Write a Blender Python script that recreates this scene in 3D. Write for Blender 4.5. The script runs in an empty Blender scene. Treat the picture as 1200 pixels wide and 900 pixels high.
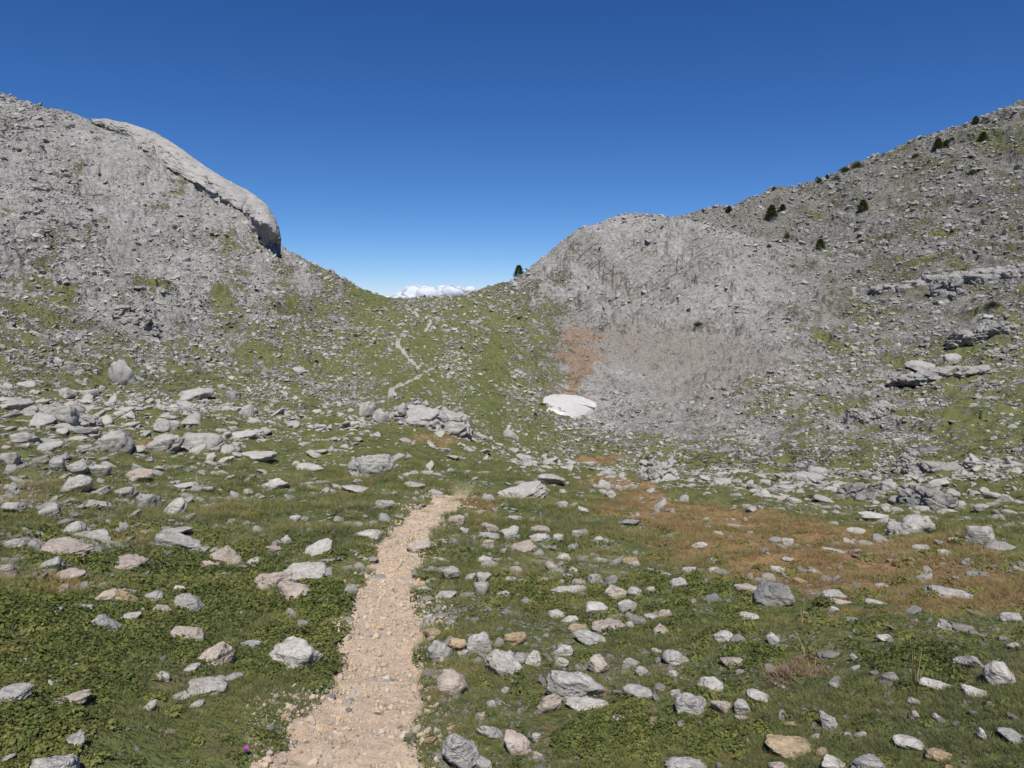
import bpy, bmesh, math, random
import numpy as np
from mathutils import Vector, Matrix

random.seed(7)
RNG = np.random.default_rng(20)
scene = bpy.context.scene
COL = scene.collection
R = math.radians

# ------------------------------------------------------------------ camera model (photograph is 1200 x 900)
F, U0, V0, HOR = 830.0, 600.0, 450.0, 345.0
PITCH = math.atan((V0 - HOR) / F)
CP, SP = math.cos(PITCH), math.sin(PITCH)
ZC = 1.6


def ray(u, v):
    """direction of pixel (u, v): x right, y forward, z up"""
    a = (np.asarray(u, float) - U0) / F
    b = -(np.asarray(v, float) - V0) / F
    return a, CP + b * SP, -SP + b * CP


def project(x, y, z):
    zz = z - ZC
    d = y * CP - zz * SP
    d = np.where(np.abs(d) < 1e-6, 1e-6, d)
    up = y * SP + zz * CP
    return U0 + F * x / d, V0 - F * up / d, d


# ------------------------------------------------------------------ numpy noise
_P = np.random.default_rng(3).permutation(256).astype(np.int64)
_P = np.concatenate([_P, _P, _P])
_a = np.random.default_rng(4).uniform(0, 2 * np.pi, 256)
_G2 = np.stack([np.cos(_a), np.sin(_a)], 1)
_g = np.random.default_rng(5).normal(size=(256, 3))
_G3 = _g / np.linalg.norm(_g, axis=1)[:, None]


def _fade(t):
    return t * t * t * (t * (t * 6 - 15) + 10)


def pn2(x, y):
    xi, yi = np.floor(x).astype(np.int64), np.floor(y).astype(np.int64)
    fx, fy = x - xi, y - yi
    u, v = _fade(fx), _fade(fy)
    xi &= 255; yi &= 255

    def g(dx, dy):
        h = _P[_P[(xi + dx) & 255] + ((yi + dy) & 255)]
        return _G2[h, 0] * (fx - dx) + _G2[h, 1] * (fy - dy)
    a, b, c, d = g(0, 0), g(1, 0), g(0, 1), g(1, 1)
    return 1.5 * ((a + u * (b - a)) * (1 - v) + (c + u * (d - c)) * v)


def pn3(p):
    i = np.floor(p).astype(np.int64)
    f = p - i
    w = _fade(f)
    i &= 255

    def g(dx, dy, dz):
        h = _P[_P[_P[(i[:, 0] + dx) & 255] + ((i[:, 1] + dy) & 255)] + ((i[:, 2] + dz) & 255)]
        return (_G3[h] * (f - np.array([dx, dy, dz]))).sum(1)
    r = 0
    for dx in (0, 1):
        for dy in (0, 1):
            for dz in (0, 1):
                ww = (w[:, 0] if dx else 1 - w[:, 0]) * (w[:, 1] if dy else 1 - w[:, 1]) * (w[:, 2] if dz else 1 - w[:, 2])
                r = r + ww * g(dx, dy, dz)
    return 1.5 * r


def fbm2(x, y, o=4, gain=.5):
    s, a = 0, 1
    for k in range(o):
        s = s + a * pn2(x + 17.3 * k, y - 9.1 * k); a *= gain; x = x * 2.03; y = y * 2.03
    return s


def fbm3(p, o=3, gain=.5):
    s, a = 0, 1
    for k in range(o):
        s = s + a * pn3(p + 13.7 * k); a *= gain; p = p * 2.05
    return s


def facet(x, y, seed, tilt=.5, jump=.35):
    """fractured-rock height: every cell of a jittered grid is its own tilted little plane; returns height and edge distance"""
    r = np.random.default_rng(seed)
    T = r.uniform(size=(64, 64, 5))
    xi, yi = np.floor(x).astype(np.int64), np.floor(y).astype(np.int64)
    best = np.full(x.shape, 9.0); sec = np.full(x.shape, 9.0); h = np.zeros(x.shape)
    for dx in (-1, 0, 1):
        for dy in (-1, 0, 1):
            t = T[(xi + dx) & 63, (yi + dy) & 63]
            ex = x - (xi + dx + .15 + .7 * t[:, 0]); ey = y - (yi + dy + .15 + .7 * t[:, 1])
            d = ex * ex + ey * ey
            hh = (t[:, 2] - .5) * 2 * jump + tilt * ((t[:, 3] - .5) * 2 * ex + (t[:, 4] - .5) * 2 * ey)
            m = d < best
            sec = np.where(m, best, np.minimum(sec, d))
            h = np.where(m, hh, h); best = np.where(m, d, best)
    return h, np.sqrt(sec) - np.sqrt(best)


def facet3(p, seed, tilt=.6, jump=.4):
    r = np.random.default_rng(seed); T = r.uniform(size=(32, 32, 32, 7))
    i = np.floor(p).astype(np.int64); best = np.full(len(p), 9.); sec = best.copy(); h = np.zeros(len(p))
    for dx in (-1, 0, 1):
        for dy in (-1, 0, 1):
            for dz in (-1, 0, 1):
                c = i + [dx, dy, dz]; t = T[c[:, 0] & 31, c[:, 1] & 31, c[:, 2] & 31]
                e = p - (c + .1 + .8 * t[:, :3]); d = (e * e).sum(1)
                hh = (t[:, 3] - .5) * 2 * jump + tilt * ((t[:, 4:7] - .5) * 2 * e).sum(1)
                m = d < best; sec = np.where(m, best, np.minimum(sec, d)); h = np.where(m, hh, h); best = np.where(m, d, best)
    return h, np.sqrt(sec) - np.sqrt(best)


def sstep(a, b, x):
    t = np.clip((x - a) / (b - a), 0, 1)
    return t * t * (3 - 2 * t)


def pchip(xk, yk, x):
    """monotone cubic interpolation (columns of yk at once)"""
    xk = np.asarray(xk, float); yk = np.asarray(yk, float)
    h = np.diff(xk); dl = np.diff(yk) / h
    n = len(xk); m = np.zeros(n)
    m[0], m[-1] = dl[0], dl[-1]
    for k in range(1, n - 1):
        if dl[k - 1] * dl[k] > 0:
            w1, w2 = 2 * h[k] + h[k - 1], h[k] + 2 * h[k - 1]
            m[k] = (w1 + w2) / (w1 / dl[k - 1] + w2 / dl[k])
    x = np.clip(x, xk[0], xk[-1])
    j = np.clip(np.searchsorted(xk, x) - 1, 0, n - 2)
    t = (x - xk[j]) / h[j]
    return ((2 * t**3 - 3 * t**2 + 1) * yk[j] + (t**3 - 2 * t**2 + t) * h[j] * m[j]
            + (-2 * t**3 + 3 * t**2) * yk[j + 1] + (t**3 - t**2) * h[j] * m[j + 1])


# ------------------------------------------------------------------ relief of the valley: distance and height along sight lines
N0 = [(2.2, 900), (4, 735)]
CTRL = {
    -700: [(2.2, 880), (4, 715), (8, 590), (15, 500), (28, 420), (50, 340), (80, 250), (120, 150), (170, 70), (225, 25), (255, 35), (310, 60)],
    -200: [(2.2, 895), (4, 725), (8, 612), (15, 530), (28, 465), (50, 405), (80, 340), (120, 245), (170, 150), (225, 80), (255, 90), (310, 120)],
    0: [(2.2, 900), (4, 733), (8, 625), (15, 555), (28, 497), (50, 445), (80, 385), (120, 297), (170, 200), (225, 113), (255, 125), (310, 160)],
    50: [(2.2, 900), (4, 734), (8, 628), (15, 557), (28, 500), (50, 450), (80, 392), (118, 312), (165, 216), (215, 126), (245, 138), (300, 175)],
    100: [(2.2, 900), (4, 735), (8, 630), (15, 560), (28, 505), (50, 455), (80, 398), (115, 328), (160, 234), (205, 141), (235, 152), (290, 190)],
    160: [(2.2, 900), (4, 735), (8, 631), (15, 562), (28, 508), (50, 459), (80, 405), (112, 344), (150, 260), (190, 172), (215, 184), (270, 225)],
    220: [(2.2, 900), (4, 735), (8, 632), (15, 563), (28, 512), (50, 463), (80, 412), (108, 360), (142, 290), (175, 211), (200, 222), (260, 260)],
    280: [(2.2, 900), (4, 735), (8, 633), (15, 565), (28, 515), (49, 469), (76, 424), (102, 380), (132, 322), (160, 254), (185, 268), (250, 292)],
    330: [(2.2, 900), (4, 736), (8, 634), (15, 566), (28, 518), (48, 475), (72, 435), (95, 399), (125, 347), (152, 292), (175, 303), (245, 320)],
    400: [(2.2, 900), (4, 737), (8, 635), (14, 572), (26, 524), (45, 486), (68, 452), (92, 418), (122, 372), (150, 325), (172, 332), (240, 345)],
    465: [(2.2, 900), (4, 738), (8, 636), (12, 586), (22, 535), (40, 492), (62, 458), (88, 425), (122, 380), (150, 350), (172, 357), (240, 378)],
    530: [(2.2, 900), (4, 738), (8, 636), (12, 590), (20, 552), (36, 515), (60, 475), (88, 432), (125, 378), (152, 348), (175, 355), (240, 374)],
    570: [(2.2, 900), (4, 738), (8, 636), (12, 591), (20, 556), (35, 528), (59, 490), (87, 445), (126, 384), (153, 339), (176, 346), (240, 366)],
    600: [(2.2, 900), (4, 738), (8, 637), (12, 592), (20, 560), (34, 540), (58, 505), (87, 455), (126, 388), (155, 330), (178, 338), (245, 355)],
    640: [(2.2, 900), (4, 738), (8, 640), (12, 596), (20, 565), (34, 546), (60, 514), (87, 472), (128, 395), (160, 300), (185, 308), (250, 325)],
    680: [(2.2, 900), (4, 738), (8, 643), (12, 600), (20, 572), (34, 552), (60, 522), (90, 480), (132, 390), (168, 271), (195, 280), (255, 300)],
    740: [(2.2, 900), (4, 737), (8, 645), (12, 606), (20, 578), (34, 556), (60, 530), (92, 480), (138, 385), (178, 252), (205, 268), (260, 280)],
    800: [(2.2, 900), (4, 736), (8, 648), (12, 612), (20, 584), (34, 562), (60, 534), (92, 482), (138, 383), (182, 259), (210, 274), (265, 261)],
    850: [(2.2, 900), (4, 735), (8, 650), (13, 612), (22, 584), (36, 562), (60, 532), (92, 478), (140, 370), (185, 271), (215, 282), (268, 245)],
    900: [(2.2, 900), (4, 734), (8, 652), (13, 615), (22, 588), (36, 567), (60, 532), (94, 470), (142, 355), (188, 286), (218, 287), (270, 228)],
    950: [(2.2, 900), (4, 733), (8, 653), (14, 615), (24, 588), (38, 566), (60, 530), (95, 462), (145, 350), (190, 299), (222, 284), (272, 215)],
    1000: [(2.2, 900), (4, 732), (8, 654), (14, 617), (25, 590), (40, 563), (62, 525), (98, 452), (148, 348), (192, 298), (225, 266), (272, 197)],
    1050: [(2.2, 900), (4, 731), (8, 655), (14, 619), (26, 590), (42, 560), (64, 518), (100, 445), (150, 342), (195, 285), (228, 250), (272, 179)],
    1100: [(2.2, 900), (4, 731), (8, 655), (14, 620), (26, 590), (42, 558), (64, 512), (102, 435), (152, 335), (198, 270), (230, 232), (272, 159)],
    1200: [(2.2, 900), (4, 730), (8, 655), (14, 620), (26, 590), (42, 555), (65, 505), (104, 425), (155, 322), (200, 245), (232, 205), (272, 123)],
    1400: [(2.2, 895), (4, 725), (8, 645), (14, 605), (26, 570), (42, 530), (65, 475), (104, 385), (155, 280), (200, 195), (232, 145), (272, 60)],
    1900: [(2.2, 880), (4, 700), (8, 610), (14, 560), (26, 515), (42, 465), (65, 400), (104, 300), (155, 190), (200, 100), (232, 50), (272, -30)],
}
RR = np.concatenate([
    np.geomspace(.35, 1.8, 22)[:-1], np.geomspace(1.8, 14, 430)[:-1], np.geomspace(14, 50, 230)[:-1],
    np.linspace(50, 290, 600)[:-1], np.geomspace(290, 900, 40)[:-1], np.geomspace(900, 45000, 30)])
DENSE = R(40.5)
_side = np.concatenate([np.linspace(DENSE, R(70), 60)[1:], np.linspace(R(70), R(180), 36)[1:]])
AZ = np.concatenate([-_side[::-1], np.linspace(-DENSE, DENSE, 1120), _side])
NR, NA = len(RR), len(AZ)


def base_relief():
    us = np.array(sorted(CTRL), float)
    K = 12
    tab_r = np.array([[math.log(CTRL[int(u)][k][0]) for k in range(K)] for u in us])
    tab_v = np.array([[CTRL[int(u)][k][1] for k in range(K)] for u in us])
    uf = np.linspace(us[0], us[-1], 651)
    fr = np.stack([pchip(us, tab_r[:, k], uf) for k in range(K)], 1)
    fv = np.stack([pchip(us, tab_v[:, k], uf) for k in range(K)], 1)
    Zc = np.zeros((len(uf), NR)); Ac = np.zeros((len(uf), NR))
    lr = np.log(RR)
    for i, u in enumerate(uf):
        r = np.exp(fr[i])
        dx, dy, dz = ray(np.full(K, u), fv[i])
        hd = np.hypot(dx, dy)
        z = ZC + r * dz / hd
        a = np.arctan2(dx, dy)
        rs = np.concatenate([[.3, 1.2], r, [r[-1] * 1.35, 900, 2500, 8000, 50000]])
        zs = np.concatenate([[0.0, .0], z, [z[-1] - 28, min(z[-1] - 120, -140), -480, -900, -900]])
        as_ = np.concatenate([[a[0], a[0]], a, [a[-1]] * 5])
        Zc[i] = pchip(np.log(rs), zs, lr)
        Ac[i] = np.interp(lr, np.log(rs), as_)
    Z = np.zeros((NR, NA))
    for j in range(NR):
        Z[j] = np.interp(AZ, Ac[:, j], Zc[:, j])
    # behind the photographer: run from one side's slope to the other's
    back = np.abs(AZ) > R(70)
    iL, iR = np.searchsorted(AZ, R(-70)), np.searchsorted(AZ, R(70)) - 1
    t = np.where(AZ > 0, AZ - R(70), AZ + R(290)) / R(220)
    tt = np.clip(t, 0, 1)
    near = np.exp(-RR / 60)[:, None]
    bl = (Z[:, iR][:, None] * (1 - tt) + Z[:, iL][:, None] * tt)
    low = np.minimum(bl, -.06 * RR[:, None] * (RR[:, None] < 900) + np.where(RR[:, None] >= 900, bl, 0))
    k = np.sin(np.pi * tt)
    bl = bl * (1 - k) + low * k
    Z = np.where(back[None, :], bl, Z)
    # light smoothing across azimuth so the interpolated columns leave no creases
    for _ in range(12):
        Z[:, 1:-1] = .25 * Z[:, :-2] + .5 * Z[:, 1:-1] + .25 * Z[:, 2:]
    return Z


ZB = base_relief()
GA, GR = np.meshgrid(AZ, RR)
GX, GY = GR * np.sin(GA), GR * np.cos(GA)
PU, PV, PD = project(GX, GY, ZB)
FRONT = (PD > .2) & (np.abs(GA) < R(62))
PU = np.where(FRONT, PU, np.where(GA < 0, -400, 1600))
PV = np.where(FRONT, PV, 900)

# ------------------------------------------------------------------ what covers the ground (read off the photograph on a coarse grid)
TU = np.arange(0, 1201, 100.)
TV = np.array([120, 200, 260, 320, 380, 440, 500, 560, 620, 700, 800, 900.])
ROCK = np.array([
    [.9, .9, .9, .9, .9, .9, .9, .9, .9, .9, .8, .75, .75],
    [.92, .9, .9, .9, .9, .9, .9, .9, .9, .85, .78, .75, .75],
    [.9, .88, .92, .95, .9, .9, .9, .92, .92, .85, .75, .72, .72],
    [.82, .86, .92, .88, .72, .55, .72, .9, .9, .85, .78, .78, .75],
    [.76, .82, .87, .82, .7, .46, .54, .62, .75, .72, .62, .6, .6],
    [.74, .72, .68, .64, .56, .3, .6, .6, .6, .56, .55, .55, .58],
    [.6, .56, .48, .42, .3, .14, .3, .55, .55, .6, .62, .58, .45],
    [.5, .45, .36, .3, .2, .1, .14, .14, .28, .38, .42, .38, .3],
    [.4, .4, .3, .25, .2, .15, .25, .14, .05, .05, .08, .13, .17],
    [.3, .25, .2, .2, .15, .2, .3, .3, .13, .06, .06, .08, .1],
    [.12, .1, .12, .12, .1, .25, .25, .2, .12, .1, .08, .08, .1],
    [.1, .1, .1, .15, .3, .25, .3, .15, .1, .1, .08, .08, .08]])
GREEN = np.array([
    [.15, .15, .12, .1, .1, .1, .1, .1, .1, .2, .3, .32, .35],
    [.15, .15, .12, .1, .1, .1, .1, .1, .1, .2, .33, .36, .38],
    [.14, .14, .1, .08, .2, .3, .1, .1, .12, .2, .33, .36, .38],
    [.42, .28, .2, .3, .62, .9, .4, .12, .12, .18, .3, .36, .4],
    [.55, .46, .38, .5, .66, .86, .68, .2, .16, .27, .42, .5, .55],
    [.66, .66, .68, .68, .76, .94, .7, .2, .16, .3, .5, .6, .6],
    [.85, .85, .86, .9, .95, 1, .9, .36, .3, .4, .5, .6, .78],
    [.9, .9, .92, .95, 1, 1, 1, .95, .75, .6, .6, .65, .8],
    [.95, .95, .97, 1, 1, 1, 1, 1, 1, 1, .95, .9, .9],
    [1, 1, 1, .98, .92, .9, .84, .84, .92, .96, 1, .96, .94], [1, 1, 1, 1, .95, .82, .8, .84, .92, .96, .96, .95, .95], [1, 1, 1, .9, .8, .84, .78, .86, .95, .95, .95, .95, .95]])


def table(T, u, v):
    u = np.clip((u - TU[0]) / 100, 0, len(TU) - 1.001); i = u.astype(int); fu = u - i
    vv = np.interp(v, TV, np.arange(len(TV))); vv = np.clip(vv, 0, len(TV) - 1.001); j = vv.astype(int); fv = vv - j
    return (T[j, i] * (1 - fu) + T[j, i + 1] * fu) * (1 - fv) + (T[j + 1, i] * (1 - fu) + T[j + 1, i + 1] * fu) * fv


def blob(u, v, cu, cv, ru, rv, ang=0):
    c, s = math.cos(R(ang)), math.sin(R(ang))
    a, b = u - cu, v - cv
    return sstep(1.25, .55, np.sqrt(((a * c + b * s) / ru) ** 2 + ((-a * s + b * c) / rv) ** 2))


WN = fbm2(GX * .22, GY * .22, 4)           # patchiness in metres
DARKEN = np.maximum(sstep(840, 1040, PU) * sstep(480, 330, PV), sstep(199, 212, GR) * (PU > 680) * (GR < 500))  # right slope toned darker; ridge darkened in place of depth shading
WN2 = fbm2(GX * 1.3 + 50, GY * 1.3, 3)
BOWL = np.maximum(blob(PU, PV, 770, 408, 130, 30, 2), .8 * blob(PU, PV, 850, 440, 120, 44, 12)) * sstep(378, 396, PV + 5 * WN2)
A_ROCK = np.clip(table(ROCK, PU, PV) + .10 * WN, 0, 1)
A_GREEN = np.clip(table(GREEN, PU, PV), 0, 1)
_st = fbm2(GX * .16 + GY * .05, (GY - GX) * .035 + 6, 3)
A_GREEN = np.clip(A_GREEN + .38 * _st * sstep(540, 420, PU) * sstep(430, 340, PV) + .30 * _st * sstep(840, 960, PU) * sstep(560, 480, PV), 0, 1)
A_DRY = np.zeros_like(ZB); A_RED = np.zeros_like(ZB)
for b in [(1000, 660, 260, 42, 5, 1.0), (840, 612, 160, 20, 6, .95), (1130, 690, 130, 30, 0, .9), (730, 575, 60, 14, 14, .7), (705, 540, 45, 5, 0, .9),
          (505, 518, 50, 12, 0, .55), (480, 497, 40, 8, 10, .5), (150, 625, 34, 12, 0, .8), (62, 690, 45, 16, 0, .7), (40, 705, 60, 14, 0, .5),
          (15, 575, 40, 12, 0, .5), (195, 520, 50, 8, 0, .5), (700, 795, 22, 9, 0, .7), (745, 805, 12, 8, 0, .7), (948, 785, 25, 12, 0, .8),
          (300, 455, 60, 6, 8, .3), (1000, 720, 120, 22, 6, .45), (560, 600, 26, 26, 0, .5), (1050, 830, 60, 14, 0, .35), (820, 690, 50, 14, 0, .3),
          (860, 885, 20, 10, 0, .5), (205, 800, 12, 7, 0, .4), (560, 720, 40, 7, 0, .4), (520, 812, 14, 7, 0, .5)]:
    A_DRY = np.maximum(A_DRY, b[5] * blob(PU, PV, *b[:5]))
for b in [(678, 420, 21, 46, 8, .9), (668, 388, 34, 9, 0, .45), (735, 400, 70, 16, 0, .2), (860, 430, 100, 34, 8, .3), (720, 355, 14, 10, 0, .6),
          (960, 400, 80, 26, 0, .25), (560, 545, 40, 6, 0, .0), (840, 490, 14, 6, 0, .6)]:
    A_RED = np.maximum(A_RED, b[5] * blob(PU + 22 * WN, PV + 9 * WN2, *b[:5]))

# ------------------------------------------------------------------ final relief: hummocks, fractured bedrock, the trodden path
PATH_N = [(392, 905, 216), (405, 862, 176), (420, 830, 140), (437, 800, 110), (448, 760, 98), (453, 720, 88), (456, 690, 74), (463, 660, 66),
          (474, 640, 58), (486, 620, 56), (510, 600, 48), (527, 585, 40), (541, 573, 30), (551, 562, 20), (558, 553, 12), (560, 546, 7)]
PATH_F = [(476, 357, 3), (481, 367, 5), (500, 376, 5), (506, 381, 5), (498, 389, 5), (480, 396, 6), (467, 404, 6), (466, 411, 6), (480, 421, 7), (502, 434, 7),
          (506, 439, 7), (484, 446, 7), (461, 453, 8), (457, 464, 8)]


def cast(u, v, Z, rmin=1.0):
    """first point of the relief that the sight line through (u, v) meets"""
    dx, dy, dz = ray(u, v)
    a = math.atan2(dx, dy); s = dz / math.hypot(dx, dy)
    k = np.interp(a, AZ, np.arange(NA)); i = min(int(k), NA - 2); f = k - i
    z = Z[:, i] * (1 - f) + Z[:, i + 1] * f
    d = z - (ZC + s * RR)
    j = np.where((d >= 0) & (RR > rmin))[0]
    if not len(j):
        j = int(np.argmax(np.where((RR > 20) & (RR < 290), z / RR - ZC / RR, -9)))
        return RR[j] * math.sin(a), RR[j] * math.cos(a), z[j]
    j = j[0]
    t = d[j] / (d[j] - d[j - 1] + 1e-9)
    r = RR[j] + (RR[j - 1] - RR[j]) * t
    return r * math.sin(a), r * math.cos(a), ZC + s * r


def seg_field(poly, Z):
    """signed cross-path distance / half-width of the nearest path piece"""
    P = []
    for (u, v, w) in poly:
        x, y, z = cast(u, v, Z); d = y * CP - (z - ZC) * SP
        P.append((x, y, .5 * w / F * d))
    P = np.array(P)
    m = np.full(GX.shape, 9.0)
    lo, hi = P[:, 1].min() - 3, P[:, 1].max() + 3
    sel = (GY > lo) & (GY < hi) & (np.abs(GX) < 40) & FRONT
    x, y = GX[sel], GY[sel]
    best = np.full(x.shape, 9.0)
    for (x0, y0, w0), (x1, y1, w1) in zip(P[:-1], P[1:]):
        L2 = (x1 - x0) ** 2 + (y1 - y0) ** 2
        t = np.clip(((x - x0) * (x1 - x0) + (y - y0) * (y1 - y0)) / L2, 0, 1)
        d = np.hypot(x - x0 - t * (x1 - x0), y - y0 - t * (y1 - y0)) / (w0 + t * (w1 - w0))
        best = np.minimum(best, d)
    m[sel] = best
    return m


PD_N = seg_field(PATH_N, ZB) + .38 * fbm2(GX * 2.4, GY * 2.4, 4)
PD_F = seg_field(PATH_F, ZB) + .13 * fbm2(GX * .5, GY * .5, 3)
A_PATH = np.maximum(sstep(1.12, .86, PD_N) * (.12 + .88 * sstep(556, 592, PV)), .8 * sstep(1.2, .6, PD_F))
A_TRAIL = sstep(1.6, 1.2, PD_F)


def final_relief():
    shp = GX.shape
    x, y = GX.ravel(), GY.ravel()
    far = sstep(25, 95, GR).ravel()
    sky_keep = np.ones(x.size)
    rocky = sstep(.35, .85, A_ROCK).ravel()
    near = GR.ravel()
    z = np.zeros(x.size)
    a_n = .035 + .012 * np.clip(near, 0, 22)
    z += a_n * fbm2(x * .55, y * .55, 3) * (near < 400)
    z += .018 * np.minimum(1, near / 3) * fbm2(x * 4.1, y * 4.1, 3) * (near < 40)
    CALM = ((1 - .9 * blob(PU, PV, 510, 352, 90, 16)) * (1 - .75 * blob(PU, PV, 85, 138, 110, 34)) * (1 - .7 * blob(PU, PV, 395, 322, 90, 30, 35))).ravel()
    vsky = np.interp(PU, [580, 600, 640, 680, 740, 800, 850, 900], [337, 330, 300, 271, 252, 259, 268, 280])
    CALM *= np.where((PU > 590) & (PU < 880) & (GR > 120) & (GR < 230), .2 + .8 * sstep(4, 46, PV - vsky), 1).ravel()
    z += CALM * far * (1.7 * fbm2(x * .045, y * .045, 2) + (.25 + .75 * rocky) * .75 * fbm2(x * .16 + 5, y * .11, 2)) * (near < 400)
    act = (near > 22) & (near < 420) & (np.abs(GA.ravel()) < R(60))
    xa, ya, ro = x[act], y[act], (far * rocky)[act]
    xa = xa + .8 * pn2(x[act] * .6, y[act] * .6); ya = ya + .8 * pn2(x[act] * .6 + 40, y[act] * .6)
    gate = sstep(-.25, .5, fbm2(xa * .06 + 7, ya * .06, 3))
    h1, e1 = facet(xa / 5.2, ya / 3.4, 11, .5, .35)
    h2, e2 = facet(xa / 2.1 + 9, ya / 1.5, 12, .5, .4)
    h3, e3 = facet(xa / .95 + 3, ya / .8, 13, .5, .45)
    zz = ro * (1.05 * h1 * (.35 + .65 * gate) + .5 * h2 * (.5 + .5 * gate) + .30 * h3)
    zz += far[act] * (1 - rocky[act]) * .16 * h3
    # bedding: the knoll's slabs step up along tilted beds
    kn = np.maximum(blob(PU, PV, 740, 320, 170, 75, 12), 0).ravel()[act]
    bed = (y[act] + .35 * x[act]) * .55 + 1.2 * fbm2(x[act] * .12, y[act] * .12, 2)
    fr = bed - np.floor(bed)
    zz += kn * 1.1 * (sstep(.0, .35, fr) - fr)
    wx = x[act] + .55 * y[act] + 2 * pn2(x[act] * .2, y[act] * .2)
    rid = 1 - np.abs(fbm2(wx * .62, y[act] * .17 + 3, 4))
    zz += kn * .55 * (rid - .7)
    h4, e4 = facet(wx / 4.2 + 4, y[act] / 2.6, 14, .8, .8)
    zz += kn * sstep(-.2, .35, fbm2(x[act] * .07 + 2, y[act] * .1, 3)) * 2.0 * h4
    # the left hill: oblique ribs of bedrock show through the rubble
    lh = (sstep(520, 380, PU) * sstep(400, 300, PV)).ravel()[act]
    wl = x[act] * .8 + .5 * y[act]
    zz += lh * sstep(-.15, .4, fbm2(x[act] * .05, y[act] * .05 + 9, 3)) * 1.5 * (1 - np.abs(fbm2(wl * .42, (y[act] - x[act]) * .08, 3)) - .7)
    # cliff at the foot of the knoll: a jagged step, and lesser ledges over all the bare slopes
    ra, ua = near[act], PU.ravel()[act]
    j1, _ = facet(xa / 3.0 + 5, ya / 9.0, 21, .5, .5); j2, _ = facet(xa / 1.9, ya / 4.0 + 3, 22, .5, .5)
    for (rf, hgt, lo, hi, wid, sd) in ((138, 3.6, 640, 870, 30, 1), (146, 2.0, 655, 930, 22, 2), (156, 1.6, 640, 900, 16, 3), (166, 1.2, 660, 900, 12, 4)):
        e = ra - (rf + 5 * fbm2(xa * .05 + sd, xa * 0 + sd, 2) + 3.6 * j1 + 1.8 * j2 + .5 * xa * math.sin(sd * 2.1))
        m = sstep(lo, lo + 40, ua) * sstep(hi, hi - 60, ua) * (.55 + .9 * np.clip(.4 + pn2(xa * .09 + 7 * sd, xa * 0 + .5), 0, 1))
        zz += m * hgt * (sstep(0, .9, e) - sstep(-4, wid, e))
    led = (ra + 9 * fbm2(xa * .03 + 1, ya * .03, 2) + 1.8 * j1 + .8 * j2 + .22 * xa) / 8.5
    fl = led - np.floor(led)
    zz += ro * sstep(.0, .45, fbm2(xa * .045 + 20, ya * .06, 3)) * 2.2 * (sstep(0, .10, fl) - fl)
    zz *= CALM[act]
    z[act] += zz
    z = z.reshape(shp)
    z += -.05 * sstep(1.3, .7, PD_N) + .006 * A_PATH * (GR < 20) * fbm2(GX * 7, GY * 7, 2)
    z += -.12 * sstep(1.3, .5, PD_F)
    # a small knob of turf that the path leaves behind
    fade = 1 - sstep(320, 700, GR)
    z = z * fade * sstep(.2, 1.2, GR)
    return ZB + z


ZF = final_relief()


def ground_z(x, y):
    a = np.arctan2(x, y); r = np.hypot(x, y)
    i = np.clip(np.interp(a, AZ, np.arange(NA)), 0, NA - 1.001); j = np.clip(np.interp(r, RR, np.arange(NR)), 0, NR - 1.001)
    i0, j0 = i.astype(int), j.astype(int); fi, fj = i - i0, j - j0
    return ((ZF[j0, i0] * (1 - fi) + ZF[j0, i0 + 1] * fi) * (1 - fj) + (ZF[j0 + 1, i0] * (1 - fi) + ZF[j0 + 1, i0 + 1] * fi) * fj)


def lookup(A, x, y):
    a = np.arctan2(x, y); r = np.hypot(x, y)
    i = np.clip(np.round(np.interp(a, AZ, np.arange(NA))).astype(int), 0, NA - 1)
    j = np.clip(np.round(np.interp(r, RR, np.arange(NR))).astype(int), 0, NR - 1)
    return A[j, i]


def gz(x, y):
    return float(ground_z(np.array([x]), np.array([y]))[0])


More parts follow.
